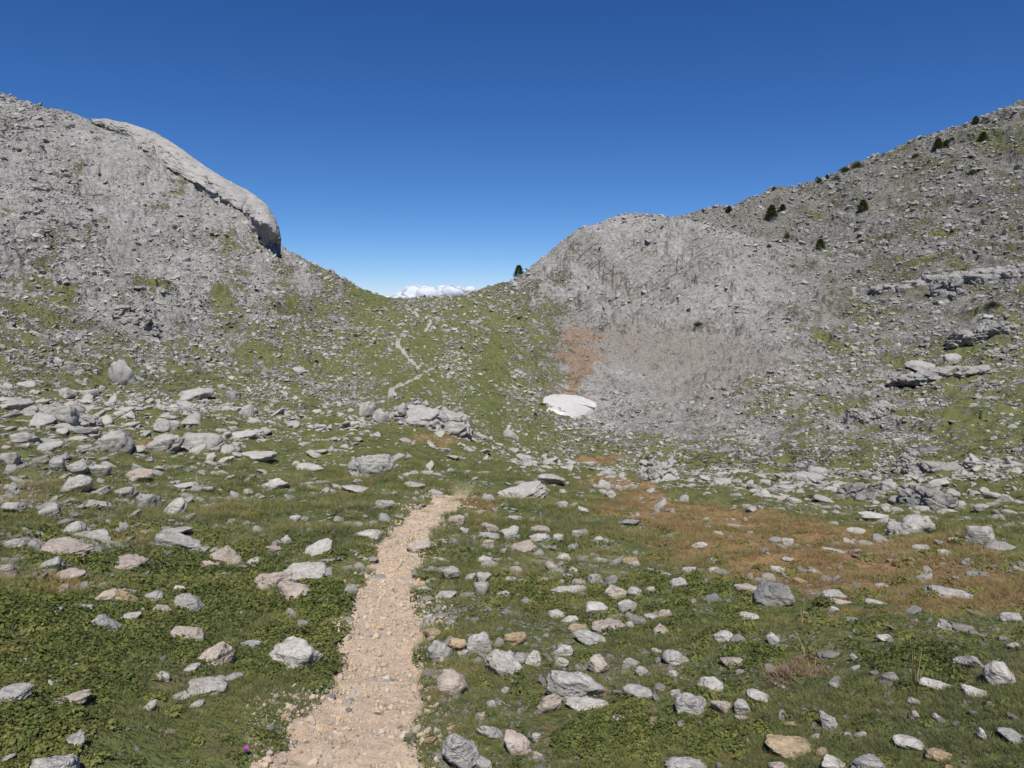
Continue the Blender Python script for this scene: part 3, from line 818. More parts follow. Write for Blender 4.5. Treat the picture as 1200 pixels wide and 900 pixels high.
# u, foot v, width, height (pixels of the photograph), tone, shape: b block, s slab, r rounded, k spike   |  label | how others refer to it
LANDMARKS = [
    ('345 787 70 42 w b', 'large pale twin-topped boulder in leafy plants left of the path', 'twin-topped boulder by the path'),
    ('674 824 70 39 g b', 'big grey saddle-shaped boulder with two pale slabs leaning on its front', 'saddle-shaped boulder'),
    ('540 904 46 52 g b', 'cracked grey boulder at the right edge of the near end of the path', "cracked boulder at the path's edge"),
    ('63 916 62 36 w s', 'broad pale flat-topped boulder cut off by the bottom edge, far left', 'flat-topped boulder at the bottom left'),
    ('351 687 63 30 w s', 'broad pale slab standing out of green herbs left of the path', 'broad pale slab in the herbs'),
    ('209 648 58 24 g s', 'grey wedge-shaped slab with a dark shaded right tip', 'wedge-shaped slab'),
    ('78 657 67 28 p r', 'large domed pinkish boulder among smaller stones on the left', 'large domed pinkish boulder'),
    ('12 828 58 28 g s', 'pale grey slab running out of the left edge above the bottom corner', 'slab at the left edge'),
    ('906 712 53 31 d k', 'dark grey shark-fin-shaped boulder alone in the grass', 'shark-fin boulder'),
    ('1116 702 72 17 g s', 'long low grey slab on the parched orange turf', 'long slab on the parched turf'),
    ('1171 805 40 31 w r', 'pale egg-shaped boulder near the right edge with a dark speck on it', 'pale egg-shaped boulder'),
    ('924 892 56 30 t r', 'largest tan boulder, rounded, in the grass at the bottom right', 'largest tan boulder'),
    ('561 767 31 31 g b', 'tall blocky grey stone, largest of the trio right of the path', 'tall blocky stone by the path'),
    ('590 795 45 35 w b', 'pale block with an orange stained left foot', 'pale block with the stained foot'),
    ('530 816 39 33 p b', 'square pinkish-white block at the right edge of the path', 'square pinkish block by the path'),
    ('700 723 29 19 w b', 'small squared whitish block with a striated face', 'squared striated block'),
    ('714 742 42 18 p s', 'flat pinkish-brown slab lying below the squared striated block', 'flat pinkish-brown slab'),
    ('810 840 38 29 g b', 'grey striated boulder with a dark hollow under its left end', 'boulder with the dark hollow'),
    ('792 780 33 19 g r', 'grey pitted stone, wide and lumpy, in bright grass', 'wide pitted stone'),
    ('612 586 60 23 w b', 'broad pale boulder just right of where the path fades', 'broad boulder where the path fades'),
    ('435 559 56 30 g b', 'big blocky grey boulder left of where the path fades', 'blocky boulder beyond the path'),
    ('491 648 31 19 p s', 'flat pinkish slab lying in the right half of the path', 'pinkish slab lying in the path'),
    ('1148 638 37 23 g b', 'grey anvil-shaped block at the edge of the parched turf', 'anvil-shaped block'),
    ('145 448 37 31 g k', 'grey boulder standing out alone on the left slope', 'lone boulder on the left slope'),
    ('193 531 47 23 g b', 'grey boulder with a dry grass tuft at its left foot', 'boulder with the dry tuft'),
    ('138 534 41 31 g b', 'tall grey boulder at the right end of the left rock pile', 'boulder ending the left rock pile'),
    ('971 856 24 31 g s', 'narrow grey slab leaning back in tall green grass', 'narrow leaning slab'),
    ('598 514 17 21 g k', 'upright grey stone on the green slope below the pass', 'upright stone on the green slope'),
    ('668 698 49 12 w s', 'longest whitish flat slab in the middle of the stone field', 'longest whitish slab'),
    ('320 692 46 23 p s', 'jagged pinkish rock, arched, left of the broad pale slab', 'jagged arched rock'),
    ('642 838 33 30 p s', 'pale pinkish slab tipped against the left foot of the saddle-shaped boulder', 'tipped pinkish slab'),
    ('604 757 28 17 t b', 'bright ochre-yellow stone above the pale block', 'ochre-yellow stone'),
    ('1018 909 43 26 g r', 'smooth grey boulder cut by the bottom edge, right of the largest tan one', 'smooth boulder at the bottom edge'),
    ('805 909 53 21 g r', 'smooth grey boulder cut by the bottom edge below bright herbs', 'smooth boulder below the herbs'),
    ('1065 880 39 19 w r', 'pale pitted stone sunk in grass near the bottom right', 'pale pitted stone in the grass'),
    ('222 722 39 27 g r', 'domed grey stone alone in leafy plants', 'domed stone in the leaves'),
    ('254 783 46 32 p b', 'star-shaped pinkish rock left of the twin-topped boulder', 'star-shaped pinkish rock'),
    ('264 663 43 24 p k', 'humped pinkish rock with a trailing right end', 'humped pinkish rock'),
    ('606 886 33 32 p b', 'upright pinkish block among rubble right of the cracked boulder', 'upright pinkish block in rubble'),
    ('864 785 42 15 p s', 'long pinkish slab laid across the grass with a broken right end', 'long pinkish slab in the grass'),
]
MORE = """
10 766 23 12 g b;25 783 19 12 g b;81 787 23 10 w s;39 803 18 6 w s;63 810 21 14 w b;84 829 47 20 p s;190 800 19 14 w b;176 834 18 15 g s;88 881 26 24 g k;97 862 12 10 g b;10 893 20 11 g s
219 756 45 23 p s;265 755 9 10 g r;293 762 31 12 g s;291 773 21 10 p s;225 788 22 12 g s;272 798 29 10 g s;243 817 48 26 g s;212 821 22 12 g b;230 830 20 10 g b;335 844 14 9 t b
515 777 32 27 g b;536 765 22 18 t b;542 771 13 11 g b;592 813 11 9 g b;563 846 14 13 p b;576 830 12 10 g b;512 862 10 13 g b;504 873 17 11 t s;574 867 33 17 g s;565 903 25 18 g b
607 780 17 19 g b;625 781 20 23 w k;641 784 9 9 g b;659 769 26 14 w b;658 782 18 12 w b;701 790 26 24 p k;691 757 39 20 g s;688 835 53 19 w s;748 821 36 20 g b;772 807 15 7 g s;753 793 19 13 g b;741 781 22 10 g s;769 769 14 10 g r;788 794 16 9 g b;791 819 14 12 g b;724 847 20 10 w s;771 852 21 12 t b;724 878 13 6 w s;741 872 11 6 w b;613 877 13 11 w b;628 871 12 14 g b;630 891 14 12 p b;647 889 10 8 t b
833 814 33 22 w b;817 829 21 14 g b;845 838 26 18 p r;870 838 20 20 g r;890 824 31 16 w r;870 846 20 8 p s;848 754 27 16 w b;906 753 18 13 w k;917 810 23 8 g s;926 853 17 8 t s;963 888 17 13 t r;977 904 31 19 w b;913 907 27 14 p r;955 867 12 8 g b;873 871 14 7 g s;939 863 8 7 w b;993 866 18 8 g s;979 807 16 9 g s
1135 785 40 17 g s;1096 810 42 16 w s;1142 818 33 16 w r;1161 830 17 9 w b;1040 800 27 13 d r;1003 775 16 10 g s;1002 787 14 8 g s;1071 826 17 9 g b;1071 846 14 14 p b;1098 844 12 9 g r;1037 752 22 9 w k;1188 761 20 9 w s;1100 894 33 18 t b;1187 874 41 21 g s;1150 868 15 16 w k;1113 906 14 10 t b;1008 865 16 8 w s;1015 854 10 7 w b;1120 873 10 8 w b
519 639 12 8 p b;519 660 14 7 g s;528 681 22 18 g b;551 681 14 10 g b;567 684 19 14 g b;564 698 18 17 g b;590 701 17 9 w b;599 683 17 8 g s;568 660 19 9 w b;554 663 12 7 t b;605 674 16 11 p b;589 659 8 6 w b;499 696 19 10 g b;523 701 27 9 g s;505 685 14 8 g b;501 729 13 10 g b;507 749 20 14 t b;528 738 11 13 g b;652 725 21 11 w b;667 730 22 9 w s;673 741 18 7 t s;647 671 17 14 p b;672 675 12 12 w k;636 684 20 8 t s;660 688 11 11 g k;679 690 30 12 p s;612 647 33 15 p s;662 659 20 12 w s
734 721 26 19 g b;698 689 21 17 g b;715 690 19 19 d b;723 703 28 18 p b;744 701 18 14 g b;763 695 14 8 w b;766 707 19 8 w s;746 686 15 6 t s;710 662 33 10 g s;739 662 23 10 t s;700 649 9 7 g r;713 649 12 6 w s;727 653 16 5 t s;743 665 15 8 g s;762 676 20 13 g s;752 675 14 9 t b;782 680 17 11 g s;795 691 22 15 g b;807 672 18 8 g s;835 705 25 11 d s;839 711 18 5 g s;816 698 6 8 g r;763 729 20 11 w b;779 727 19 13 p k;775 747 20 18 p k;680 740 30 8 t s;738 737 11 9 g b;835 658 16 6 w s;856 655 10 6 w b;838 673 17 9 w b
877 696 34 13 p s;877 728 26 11 w r;978 701 30 11 g b;985 709 28 8 p s;977 718 14 8 w b;938 683 18 7 t s;956 675 24 9 w s;997 685 15 5 w s;1033 690 18 7 w s;1027 709 28 7 g s;1105 743 23 22 g k;1184 730 28 13 g r;1193 673 16 11 g b;1082 681 22 10 g s;1134 663 18 10 d b;1080 647 26 9 g s;1107 652 20 11 w b;1120 637 18 8 w s;1013 639 20 7 g s;977 647 30 7 w s;995 640 16 11 g b;923 640 15 10 w b;842 630 13 8 w b;820 643 20 8 w s;923 658 17 6 g s;911 673 18 10 w b;861 619 20 5 g s
40 647 17 18 g b;15 644 31 13 g b;60 669 36 18 g b;82 682 40 17 p s;8 680 24 19 p b;108 637 48 17 g s;152 669 45 20 p b;241 669 22 13 p b;300 664 26 12 w s;345 704 42 24 p s;372 652 36 22 w s;210 696 15 13 w b;241 698 12 8 w b;125 709 34 20 p b;150 712 30 27 t k;180 707 26 16 g b;98 720 32 13 w s;124 718 26 12 g b;127 741 40 22 g s;150 731 34 15 w s;168 721 10 14 g k;63 722 28 11 w b;190 720 24 12 p s;278 722 17 7 p s;78 758 9 7 g b;346 614 14 12 w b;320 648 20 9 p s;335 637 14 10 w b
78 464 20 12 g b;105 465 23 10 g r;230 471 43 17 g s;273 469 20 12 d r;289 489 20 15 g k;77 499 33 24 g b;50 501 34 18 g s;20 479 40 13 g s;238 528 48 24 g s;195 507 32 17 g k;48 547 22 15 g b;67 553 20 20 g b;90 557 28 20 g s;117 557 28 13 g s;163 566 34 18 p b;90 578 40 22 w s;118 581 24 13 g s;289 516 42 12 w s;300 541 50 13 w s;247 542 13 12 w b;265 544 20 10 w s;363 553 34 12 w b;322 573 36 13 w b;217 573 32 8 w s;207 629 40 12 g s;148 584 30 14 g s;175 598 32 20 g s;205 604 30 22 w s;117 598 32 14 g s;57 606 30 18 g b;16 601 32 13 g s;350 442 20 12 g b;87 629 30 19 g b;30 520 40 14 g s;12 548 26 18 g b;60 530 34 14 g s
447 496 22 23 g b;431 489 21 19 g r;646 568 34 13 g s;708 574 18 13 w k;715 584 14 10 g b;737 616 27 8 d s;657 596 18 9 g r;684 601 14 8 w b;451 594 24 10 g s;431 634 35 14 w r;411 699 18 20 g b;604 612 22 8 g s;562 605 16 8 p s;416 578 32 10 g s;486 573 26 9 g s;702 636 16 8 w s;676 630 14 9 g b;654 633 14 8 w b;633 625 24 10 p s;633 636 26 11 w b;575 624 24 12 p s;597 633 22 18 g b;573 633 26 10 g s;572 644 15 12 p b;544 627 12 10 g b;535 616 20 13 p b
947 568 40 16 g b;883 576 16 9 d b;915 577 36 12 g s;1176 591 34 23 g k;1080 435 46 14 g s;1118 428 24 17 g b;1024 610 38 9 w s;1052 618 24 8 w s;1100 570 26 9 w s;1150 600 20 10 g b;1003 626 24 8 w s;860 585 22 9 g s;965 590 26 11 g s;1040 575 24 12 g b
"""
TONE = {'g': 'grey', 'w': 'whitish', 'p': 'pinkish', 't': 'tan', 'd': 'dark grey'}
FORM = {'b': 'blocky', 's': 'flat', 'r': 'rounded', 'k': 'pointed'}
USED = []        # footprints of the placed stones, for the turf and the rubble to keep clear of


def place_stone(spec, k, sub=None):
    u, v, w, h, tone, form = spec
    rng = np.random.default_rng(1000 + k)
    n = sub or (4 if w >= 19 else 3)
    flat = {'b': rng.uniform(.62, .85), 's': rng.uniform(.35, .5), 'r': rng.uniform(.6, .75), 'k': rng.uniform(.8, 1.0)}[form]
    p, f = stone(rng, n, flat, facets=int(rng.integers(7, 12)), sharp={'b': 16, 's': 16, 'r': 6, 'k': 20}[form], rough={'b': .055, 's': .05, 'r': .05, 'k': .06}[form], long=rng.uniform(1.05, 1.3))
    p = p @ rotm(rng, {'b': rng.uniform(0, .35), 's': rng.uniform(.05, .35), 'r': rng.uniform(0, .2), 'k': rng.uniform(.1, .5)}[form]).T
    a = rng.uniform(-.5, .5); c, s = math.cos(a), math.sin(a)
    p = p @ np.array([[c, -s, 0], [s, c, 0], [0, 0, 1]]).T
    if form == 'k':                                                   # taper to a point
        zt = np.clip((p[:, 2] - p[:, 2].min()) / np.ptp(p[:, 2]), 0, 1); p[:, :2] *= (1 - .55 * zt ** 1.3)[:, None]; p[:, 0] += .25 * zt * rng.choice([-1, 1])
    vc = min(v, 899)
    x, y, z = cast(u, vc, ZF)
    if v > vc:                                                        # feet below the frame
        y -= (v - vc) * .0028 * max(1, 2.2 / 2.2)
    az = math.atan2(x, y); dist = math.hypot(x, y)
    size = w / F * (y * CP - (z - ZC) * SP)
    p[:, 0] -= .5 * (p[:, 0].max() + p[:, 0].min()); p[:, 1] -= .5 * (p[:, 1].max() + p[:, 1].min())
    p[:, 0] *= size / np.ptp(p[:, 0])
    depth = min(size * rng.uniform(.6, .85), size * .95)
    p[:, 1] *= depth / np.ptp(p[:, 1])
    p[:, 2] *= size * flat * .75 / np.ptp(p[:, 2])
    p[:, 2] -= p[:, 2].min()
    ca, sa = math.cos(-az), math.sin(-az)
    bx, by = x + math.sin(az) * depth * .5, y + math.cos(az) * depth * .5
    sink = rng.uniform(.18, .42)
    for it in range(5):
        X = bx + p[:, 0] * ca - p[:, 1] * sa; Y = by + p[:, 0] * sa + p[:, 1] * ca
        g = ground_z(X, Y); g0 = float(np.mean(g)); H = np.ptp(p[:, 2])
        Zp = g0 - sink * H + p[:, 2]
        vis = Zp > g - .004
        if not vis.any(): break
        uu, vv, _ = project(X[vis], Y[vis], Zp[vis])
        eu = uu.max() - uu.min(); top = vv.min(); bot = vv.max()
        p[:, 0] *= np.clip(w / max(eu, 1), .6, 1.6)
        shift = (u - .5 * (uu.max() + uu.min())) / F * dist
        bx += shift * math.cos(az); by -= shift * math.sin(az)
        ht = (vv.max() - vv.min())
        fz = np.clip(1 + .8 * ((h - ht) / max(ht, 2)), .6, 1.6)
        p[:, 2] *= fz
        H = np.ptp(p[:, 2])
        if H > size * 1.15: p[:, 2] *= size * 1.15 / H
        if H < size * .2: p[:, 2] *= size * .2 / H; p[:, 1] *= .9
        # foot line
        dv = v - bot
        dr = np.clip(-dv * dist / max(bot - HOR, 30), -.35 * depth - .02 * dist, .35 * depth + .02 * dist) * .7
        bx += math.sin(az) * dr; by += math.cos(az) * dr
    g0 = float(np.mean(ground_z(bx + p[:, 0] * ca - p[:, 1] * sa, by + p[:, 0] * sa + p[:, 1] * ca)))
    H = np.ptp(p[:, 2])
    me = mesh_np('boulder' if w >= 30 else 'stone', p - [0, 0, sink * H], f, MAT[tone])
    big = size > .34
    o = add('boulder' if big else 'stone', me, loc=(bx, by, g0), rot=(0, 0, -az))
    USED.append((bx, by, .5 * max(size, depth)))
    return o, big


specs = []
for line, lab, ref in LANDMARKS:
    q = line.split(); specs.append(([*map(float, q[:4]), q[4], q[5]], lab, ref))
rest = []
for q in MORE.replace('\n', ';').split(';'):
    q = q.split()
    if len(q) == 6: rest.append([*map(float, q[:4]), q[4], q[5]])
rest.sort(key=lambda q: -q[2] * q[3])
rest = rest[:300 - len(specs)]
ORD = ['nearest', 'second nearest', 'third nearest', 'fourth nearest', 'fifth nearest', 'sixth nearest', 'seventh nearest', 'eighth nearest', 'ninth nearest', 'tenth nearest', 'eleventh nearest', 'twelfth nearest']


def where(du, dv):
    if abs(du) > 2.2 * abs(dv): return 'to the right of' if du > 0 else 'to the left of'
    if abs(dv) > 1.2 * abs(du): return 'in front of' if dv > 0 else 'behind'
    return ('front right of' if du > 0 else 'front left of') if dv > 0 else ('back right of' if du > 0 else 'back left of')


def label_rest():
    """name every other stone by its tone, form and rank on one side of the closest landmark"""
    buckets = {}
    for i, q in enumerate(rest):
        dd = [math.hypot(q[0] - s_[0][0], 1.6 * (q[1] - s_[0][1])) for s_ in specs]
        b = int(np.argmin(dd)); s0 = specs[b][0]
        buckets.setdefault((b, where(q[0] - s0[0], q[1] - s0[1])), []).append((dd[b], i))
    out = {}
    for (b, w_), lst in buckets.items():
        lst.sort(); seen = {}
        tones = [rest[i][4] for _, i in lst]
        for d_, i in lst:
            t = rest[i][4]; seen[t] = seen.get(t, 0) + 1
            size = 'small ' if rest[i][2] < 16 else ''
            if tones.count(t) == 1:
                lb = f"{size}{FORM[rest[i][5]]} {TONE[t]} stone, the only {TONE[t]} one {w_} the {specs[b][2]}"
            else:
                lb = f"{size}{FORM[rest[i][5]]} {TONE[t]} stone, {ORD[seen[t] - 1]} {TONE[t]} one {w_} the {specs[b][2]}"
            for cut in (' stone,', f"{FORM[rest[i][5]]} ", size, ' nearest', ' one', 'the '):
                if len(lb.split()) > 16 and cut: lb = lb.replace(cut, ',' if cut.endswith(',') else '', 1)
            out[i] = lb
    return out


for k, (q, lab, ref) in enumerate(specs):
    o, big = place_stone(q, k, 5 if q[2] > 43 else 4)
    tag(o, lab, 'boulder' if big else 'stone', 'loose limestone blocks on the turf')
LB = label_rest()
for i, q in enumerate(rest):
    o, big = place_stone(q, 100 + i)
    tag(o, LB[i], 'boulder' if big else 'stone', 'loose limestone blocks on the turf')


# ------------------------------------------------------------------ bedrock outcrops: several fractured lobes fused into one body
def outcrop(name, lobes, tone, label, cat, group=None, seed=1, grain=.14, tilt=.35, voxel=None):
    """lobes: (u, foot v, width px, height px); fused by a voxel remesh and then roughened"""
    rng = np.random.default_rng(seed)
    u0 = np.mean([l[0] for l in lobes]); v0 = np.mean([l[1] for l in lobes])
    cx, cy, cz = cast(u0, v0, ZF); az = math.atan2(cx, cy)
    VV, FF, n0 = [], [], 0
    sizes = []
    body = list(lobes); r0_ = float(np.median([math.hypot(*cast(l[0], l[1], ZF)[:2]) for l in lobes]))
    for a_, b_ in zip(lobes[:-1], lobes[1:]): body.append((.5 * (a_[0] + b_[0]), .5 * (a_[1] + b_[1]), .5 * (a_[2] + b_[2]) + .3 * abs(a_[0] - b_[0]), .42 * (a_[3] + b_[3])))
    for (u, v, w, h) in body:
        x, y, z = cast(u, v, ZF); rr_ = math.hypot(x, y); rn = r0_ + .3 * (rr_ - r0_); dx, dy, dz = ray(u, v); hh = math.hypot(dx, dy)
        x, y, z = dx / hh * rn, dy / hh * rn, ZC + dz / hh * rn; dist = y * CP - (z - ZC) * SP
        W, H = 1.18 * w / F * dist, h / F * dist
        p, f = stone(rng, 4, .8, facets=7, sharp=34, rough=.04, long=1.1, groove=1.0)
        p = p @ rotm(rng, rng.uniform(0, tilt)).T
        p -= .5 * (p.max(0) + p.min(0)); p *= np.array([W, W * rng.uniform(.6, .8), H * 2.0]) / np.ptp(p, axis=0)
        VV.append(p + [x, y + .3 * W, z + .0 * H]); FF.append(f + n0); n0 += len(p); sizes.append(min(W, H))
    v_ = np.concatenate(VV) - [cx, cy, cz]; f_ = np.concatenate(FF)
    me = mesh_np(name, v_, f_, None)
    o = add(name, me)
    md = o.modifiers.new('fuse', 'REMESH'); md.mode = 'VOXEL'; md.voxel_size = voxel or max(.03, np.ptp(v_[:, 0]) / 150)
    dg = bpy.context.evaluated_depsgraph_get()
    me2 = bpy.data.meshes.new_from_object(o.evaluated_get(dg)); bpy.data.objects.remove(o)
    bm = bmesh.new(); bm.from_mesh(me2); bm.verts.ensure_lookup_table(); seen, best = set(), []
    for v0_ in bm.verts:                                              # keep the one connected body
        if v0_.index in seen: continue
        st, isl = [v0_], []
        seen.add(v0_.index)
        while st:
            w_ = st.pop(); isl.append(w_)
            for e_ in w_.link_edges:
                z_ = e_.other_vert(w_)
                if z_.index not in seen: seen.add(z_.index); st.append(z_)
        best.append(isl)
    best.sort(key=len)
    bmesh.ops.delete(bm, geom=[v_ for isl in best[:-1] for v_ in isl], context='VERTS'); bm.to_mesh(me2); bm.free()
    n = len(me2.vertices); co = np.empty(n * 3, np.float32); nr = np.empty(n * 3, np.float32)
    me2.vertices.foreach_get('co', co); me2.vertices.foreach_get('normal', nr)
    co = co.reshape(-1, 3).astype(float); nr = nr.reshape(-1, 3)
    L = np.median(sizes)
    q = co / L
    tl = q @ rotm(rng, rng.uniform(.2, .6)).T
    tl = tl + .12 * np.stack([pn3(q * 2 + 5), pn3(q * 2 + 15), pn3(q * 2 + 25)], 1)
    hf, ef = facet3(tl * np.array([.75, .8, 1.5]), seed, .7, .45); hs, es = facet3(tl * np.array([2.6, 2.8, 4.5]) + 7, seed + 1, .7, .4)
    disp = .8 * grain * L * (.6 * fbm3(q * 1.6 + seed, 4) + 1.0 * hf - 1.0 * sstep(.12, .0, ef) + .22 * hs - .18 * sstep(.10, 0, es))
    co = co + nr * disp[:, None]
    me2.vertices.foreach_set('co', co.astype(np.float32).ravel()); me2.update()
    me2.polygons.foreach_set('use_smooth', np.ones(len(me2.polygons), bool))
    me2.materials.clear(); me2.materials.append(MAT[tone]); me2.name = name
    o = add(name, me2, loc=(cx, cy, cz))
    tag(o, label, cat, group)
    for (u, v, w, h) in lobes:
        x, y, z = cast(u, v, ZF); USED.append((x, y + .2 * w / F * y, .5 * w / F * y))
    return o


OC = 'bedrock outcrops breaking through the turf'
outcrop('rock_outcrop', [(474, 492, 42, 26), (498, 502, 46, 30), (520, 509, 44, 30), (537, 514, 34, 32)], 'g',
        'long fissured grey outcrop on the green slope where the trail disappears', 'rock outcrop', OC, 21, .15)
outcrop('rock_outcrop', [(758, 562, 22, 26), (772, 567, 30, 24), (790, 569, 24, 18), (762, 545, 14, 14)], 'g', 'fissured grey outcrop with a cap stone at the edge of the meadow below the snow', 'rock outcrop', OC, 22, .17)
outcrop('rock_outcrop', [(993, 585, 22, 20), (1006, 589, 30, 24), (1022, 584, 22, 18)], 'd', 'dark-faced grey outcrop behind the green strip, left one of the dark pair', 'rock outcrop', OC, 23, .2)
outcrop('rock_outcrop', [(1066, 590, 26, 26), (1080, 594, 28, 24), (1096, 597, 28, 22), (1112, 597, 22, 18)], 'd', 'long dark-faced outcrop lying right of the other dark outcrop', 'rock outcrop', OC, 24, .2)
outcrop('rock_outcrop', [(1064, 556, 24, 26), (1080, 557, 28, 16), (1104, 556, 34, 12), (1125, 554, 24, 10)], 'm', 'outcrop with a pointed left end above the long dark-faced outcrop', 'rock outcrop', OC, 25, .16)
outcrop('rock_outcrop', [(1056, 626, 26, 18), (1074, 627, 30, 22), (1088, 624, 20, 18)], 'g', 'low striped grey outcrop on the parched turf, below the dark pair', 'rock outcrop', OC, 26, .2)
outcrop('rock_outcrop', [(1004, 496, 22, 18), (1020, 498, 28, 20), (1037, 494, 24, 18), (1040, 476, 30, 14)], 'm', 'rugged outcrop alone halfway up the right slope with a dark left foot', 'rock outcrop', OC, 27, .2)
outcrop('rock_outcrop', [(1045, 345, 34, 12), (1075, 342, 36, 12), (1108, 336, 36, 14), (1140, 330, 40, 14), (1168, 328, 40, 16), (1195, 326, 34, 18)], 'm',
        'long rock band stepping across the right slope near its top', 'rock outcrop', OC, 28, .2)
outcrop('rock_outcrop', [(1102, 344, 16, 18), (1120, 346, 24, 22), (1130, 352, 26, 12)], 'd', 'dark hollowed outcrop beneath the long rock band on the right slope', 'rock outcrop', OC, 29, .24)
outcrop('rock_outcrop', [(1150, 400, 40, 14), (1178, 392, 40, 16), (1130, 408, 30, 10)], 'm', 'stepped slabs on the right slope close to the right edge', 'rock outcrop', OC, 30, .18)
outcrop('rock_outcrop', [(1070, 452, 46, 12), (1110, 444, 46, 12), (1150, 438, 40, 10), (1040, 462, 30, 10)], 'm', 'long thin rock step slanting up the middle of the right slope', 'rock outcrop', OC, 31, .16)
outcrop('rock_outcrop', [(165, 385, 30, 18), (140, 372, 26, 14), (150, 380, 22, 14)], 'm', 'grey ledge in the rubble of the left slope below the bare slabs', 'rock outcrop', OC, 34, .2)
outcrop('rock_outcrop', [(170, 465, 24, 10), (55, 486, 30, 12), (28, 492, 34, 14), (80, 490, 26, 14), (100, 500, 24, 12)], 'm', 'low broken rock ledge at the top of the left rock pile', 'rock outcrop', OC, 35, .2)


def overhang_slab():
    """the bare slab on the left hill's shoulder: its lip juts out over a dark hollow"""
    top = [(108, 141), (124, 139.5), (150, 144), (180, 154), (210, 172), (240, 194), (262, 208), (282, 219), (300, 229), (314, 241), (322, 254), (327, 266), (329, 280)]
    edge = [(108, 142), (127, 148), (158, 168), (190, 189), (218, 208), (240, 219), (258, 229), (272, 236), (286, 246), (300, 256), (314, 263), (323, 272), (328, 283)]
    low = [(108, 143), (127, 150), (158, 171), (190, 192), (218, 212), (240, 224), (256, 238), (268, 247), (282, 254), (296, 271), (308, 282), (319, 290), (327, 289)]
    n = 120
    tt = np.linspace(0, 1, n)

    def line(L): return [np.interp(tt, np.linspace(0, 1, len(L)), [p[k] for p in L]) for k in (0, 1)]
    tu, eu, lu = line(top), line(edge), line(low)
    wob = pn2(tt * 14, tt * 0 + 3)
    rows = []

    def pt(u, v, r):
        dx, dy, dz = ray(u, v); h = math.hypot(dx, dy); return np.array([dx / h * r, dy / h * r, ZC + dz / h * r])
    for i in range(n):
        t = tt[i]
        rt = np.interp(tu[0][i], [108, 160, 220, 280, 331], [207, 191, 177, 163, 153])
        T = pt(tu[0][i], tu[1][i], rt)
        lx, ly, lz = cast(lu[0][i], lu[1][i] + 1.0, ZB, 60); rl = min(math.hypot(lx, ly), rt - 1)
        E = pt(eu[0][i], eu[1][i] + 1.2 * wob[i], rl - np.interp(t, [0, .4, .6, .72, .85, .95, 1], [.3, .6, 1.0, 2.5, 7.5, 6, .5]) * (1 + .2 * wob[i]))
        L = pt(lu[0][i], lu[1][i], rl + .6)
        hd_ = np.array([T[0], T[1], 0]) / math.hypot(T[0], T[1]); prof = [T + hd_ * 9 + np.array([0, 0, -6.0])]
        for s_ in np.linspace(0, 1, 20):
            prof.append(T * (1 - s_) + E * s_ + np.array([0, -.8, .8]) * math.sin(math.pi * s_) * .7)
        prof.append(E * .93 + L * .07 + np.array([0, 0, -.15]))
        for s_ in (.3, .55, .8): prof.append(E * (1 - s_) + L * s_ + np.array([0, .6, .5]) * math.sin(math.pi * s_))
        prof.append(L); prof.append(L + np.array([0, 3, -4.0]))
        rows.append(prof)
    A = np.array(rows); m = A.shape[1]; ms = 90
    src = np.linspace(0, 1, m); dst = np.linspace(0, 1, ms)
    B = np.stack([np.stack([np.interp(dst, src, A[i, :, c]) for c in range(3)], 1) for i in range(n)])
    P = B.reshape(-1, 3); c0 = P.mean(0)
    hf, ef = facet3(P @ rotm(np.random.default_rng(4), .5).T * np.array([.22, .5, .4]), 61, .7, .5)
    hs, es = facet3(P * .9, 62, .7, .5)
    nz = (.3 * fbm3(P * .5, 4) + .30 * hf - .22 * sstep(.06, 0, ef) + .12 * hs)[:, None] * np.array([.5, 1, .7])
    nz = nz + .25 * sstep(.8, 1, 1 - np.abs(pn3(P * np.array([.22, .22, .5]) + 5)))[:, None] * np.array([0, .8, -.5])
    jj = np.arange(len(P)) % ms
    P = P + nz * np.where(jj > ms * .72, 1.5, np.where(jj < 6, .2, .8))[:, None]
    idx = np.arange(n * ms).reshape(n, ms)
    q = np.stack([idx[:-1, :-1], idx[1:, :-1], idx[1:, 1:], idx[:-1, 1:]], -1).reshape(-1, 4)
    me = mesh_np('overhanging_slab', P - c0, q, MAT['slab'])
    bm = bmesh.new(); bm.from_mesh(me); bmesh.ops.holes_fill(bm, edges=[e for e in bm.edges if e.is_boundary], sides=0); bmesh.ops.recalc_face_normals(bm, faces=bm.faces)
    for f in bm.faces: f.smooth = True
    bm.to_mesh(me); bm.free()
    tag(add('overhanging_slab', me, loc=c0), "smooth pale rock slab on the left hill's shoulder with a dark overhang at its end", 'rock slab')


overhang_slab()


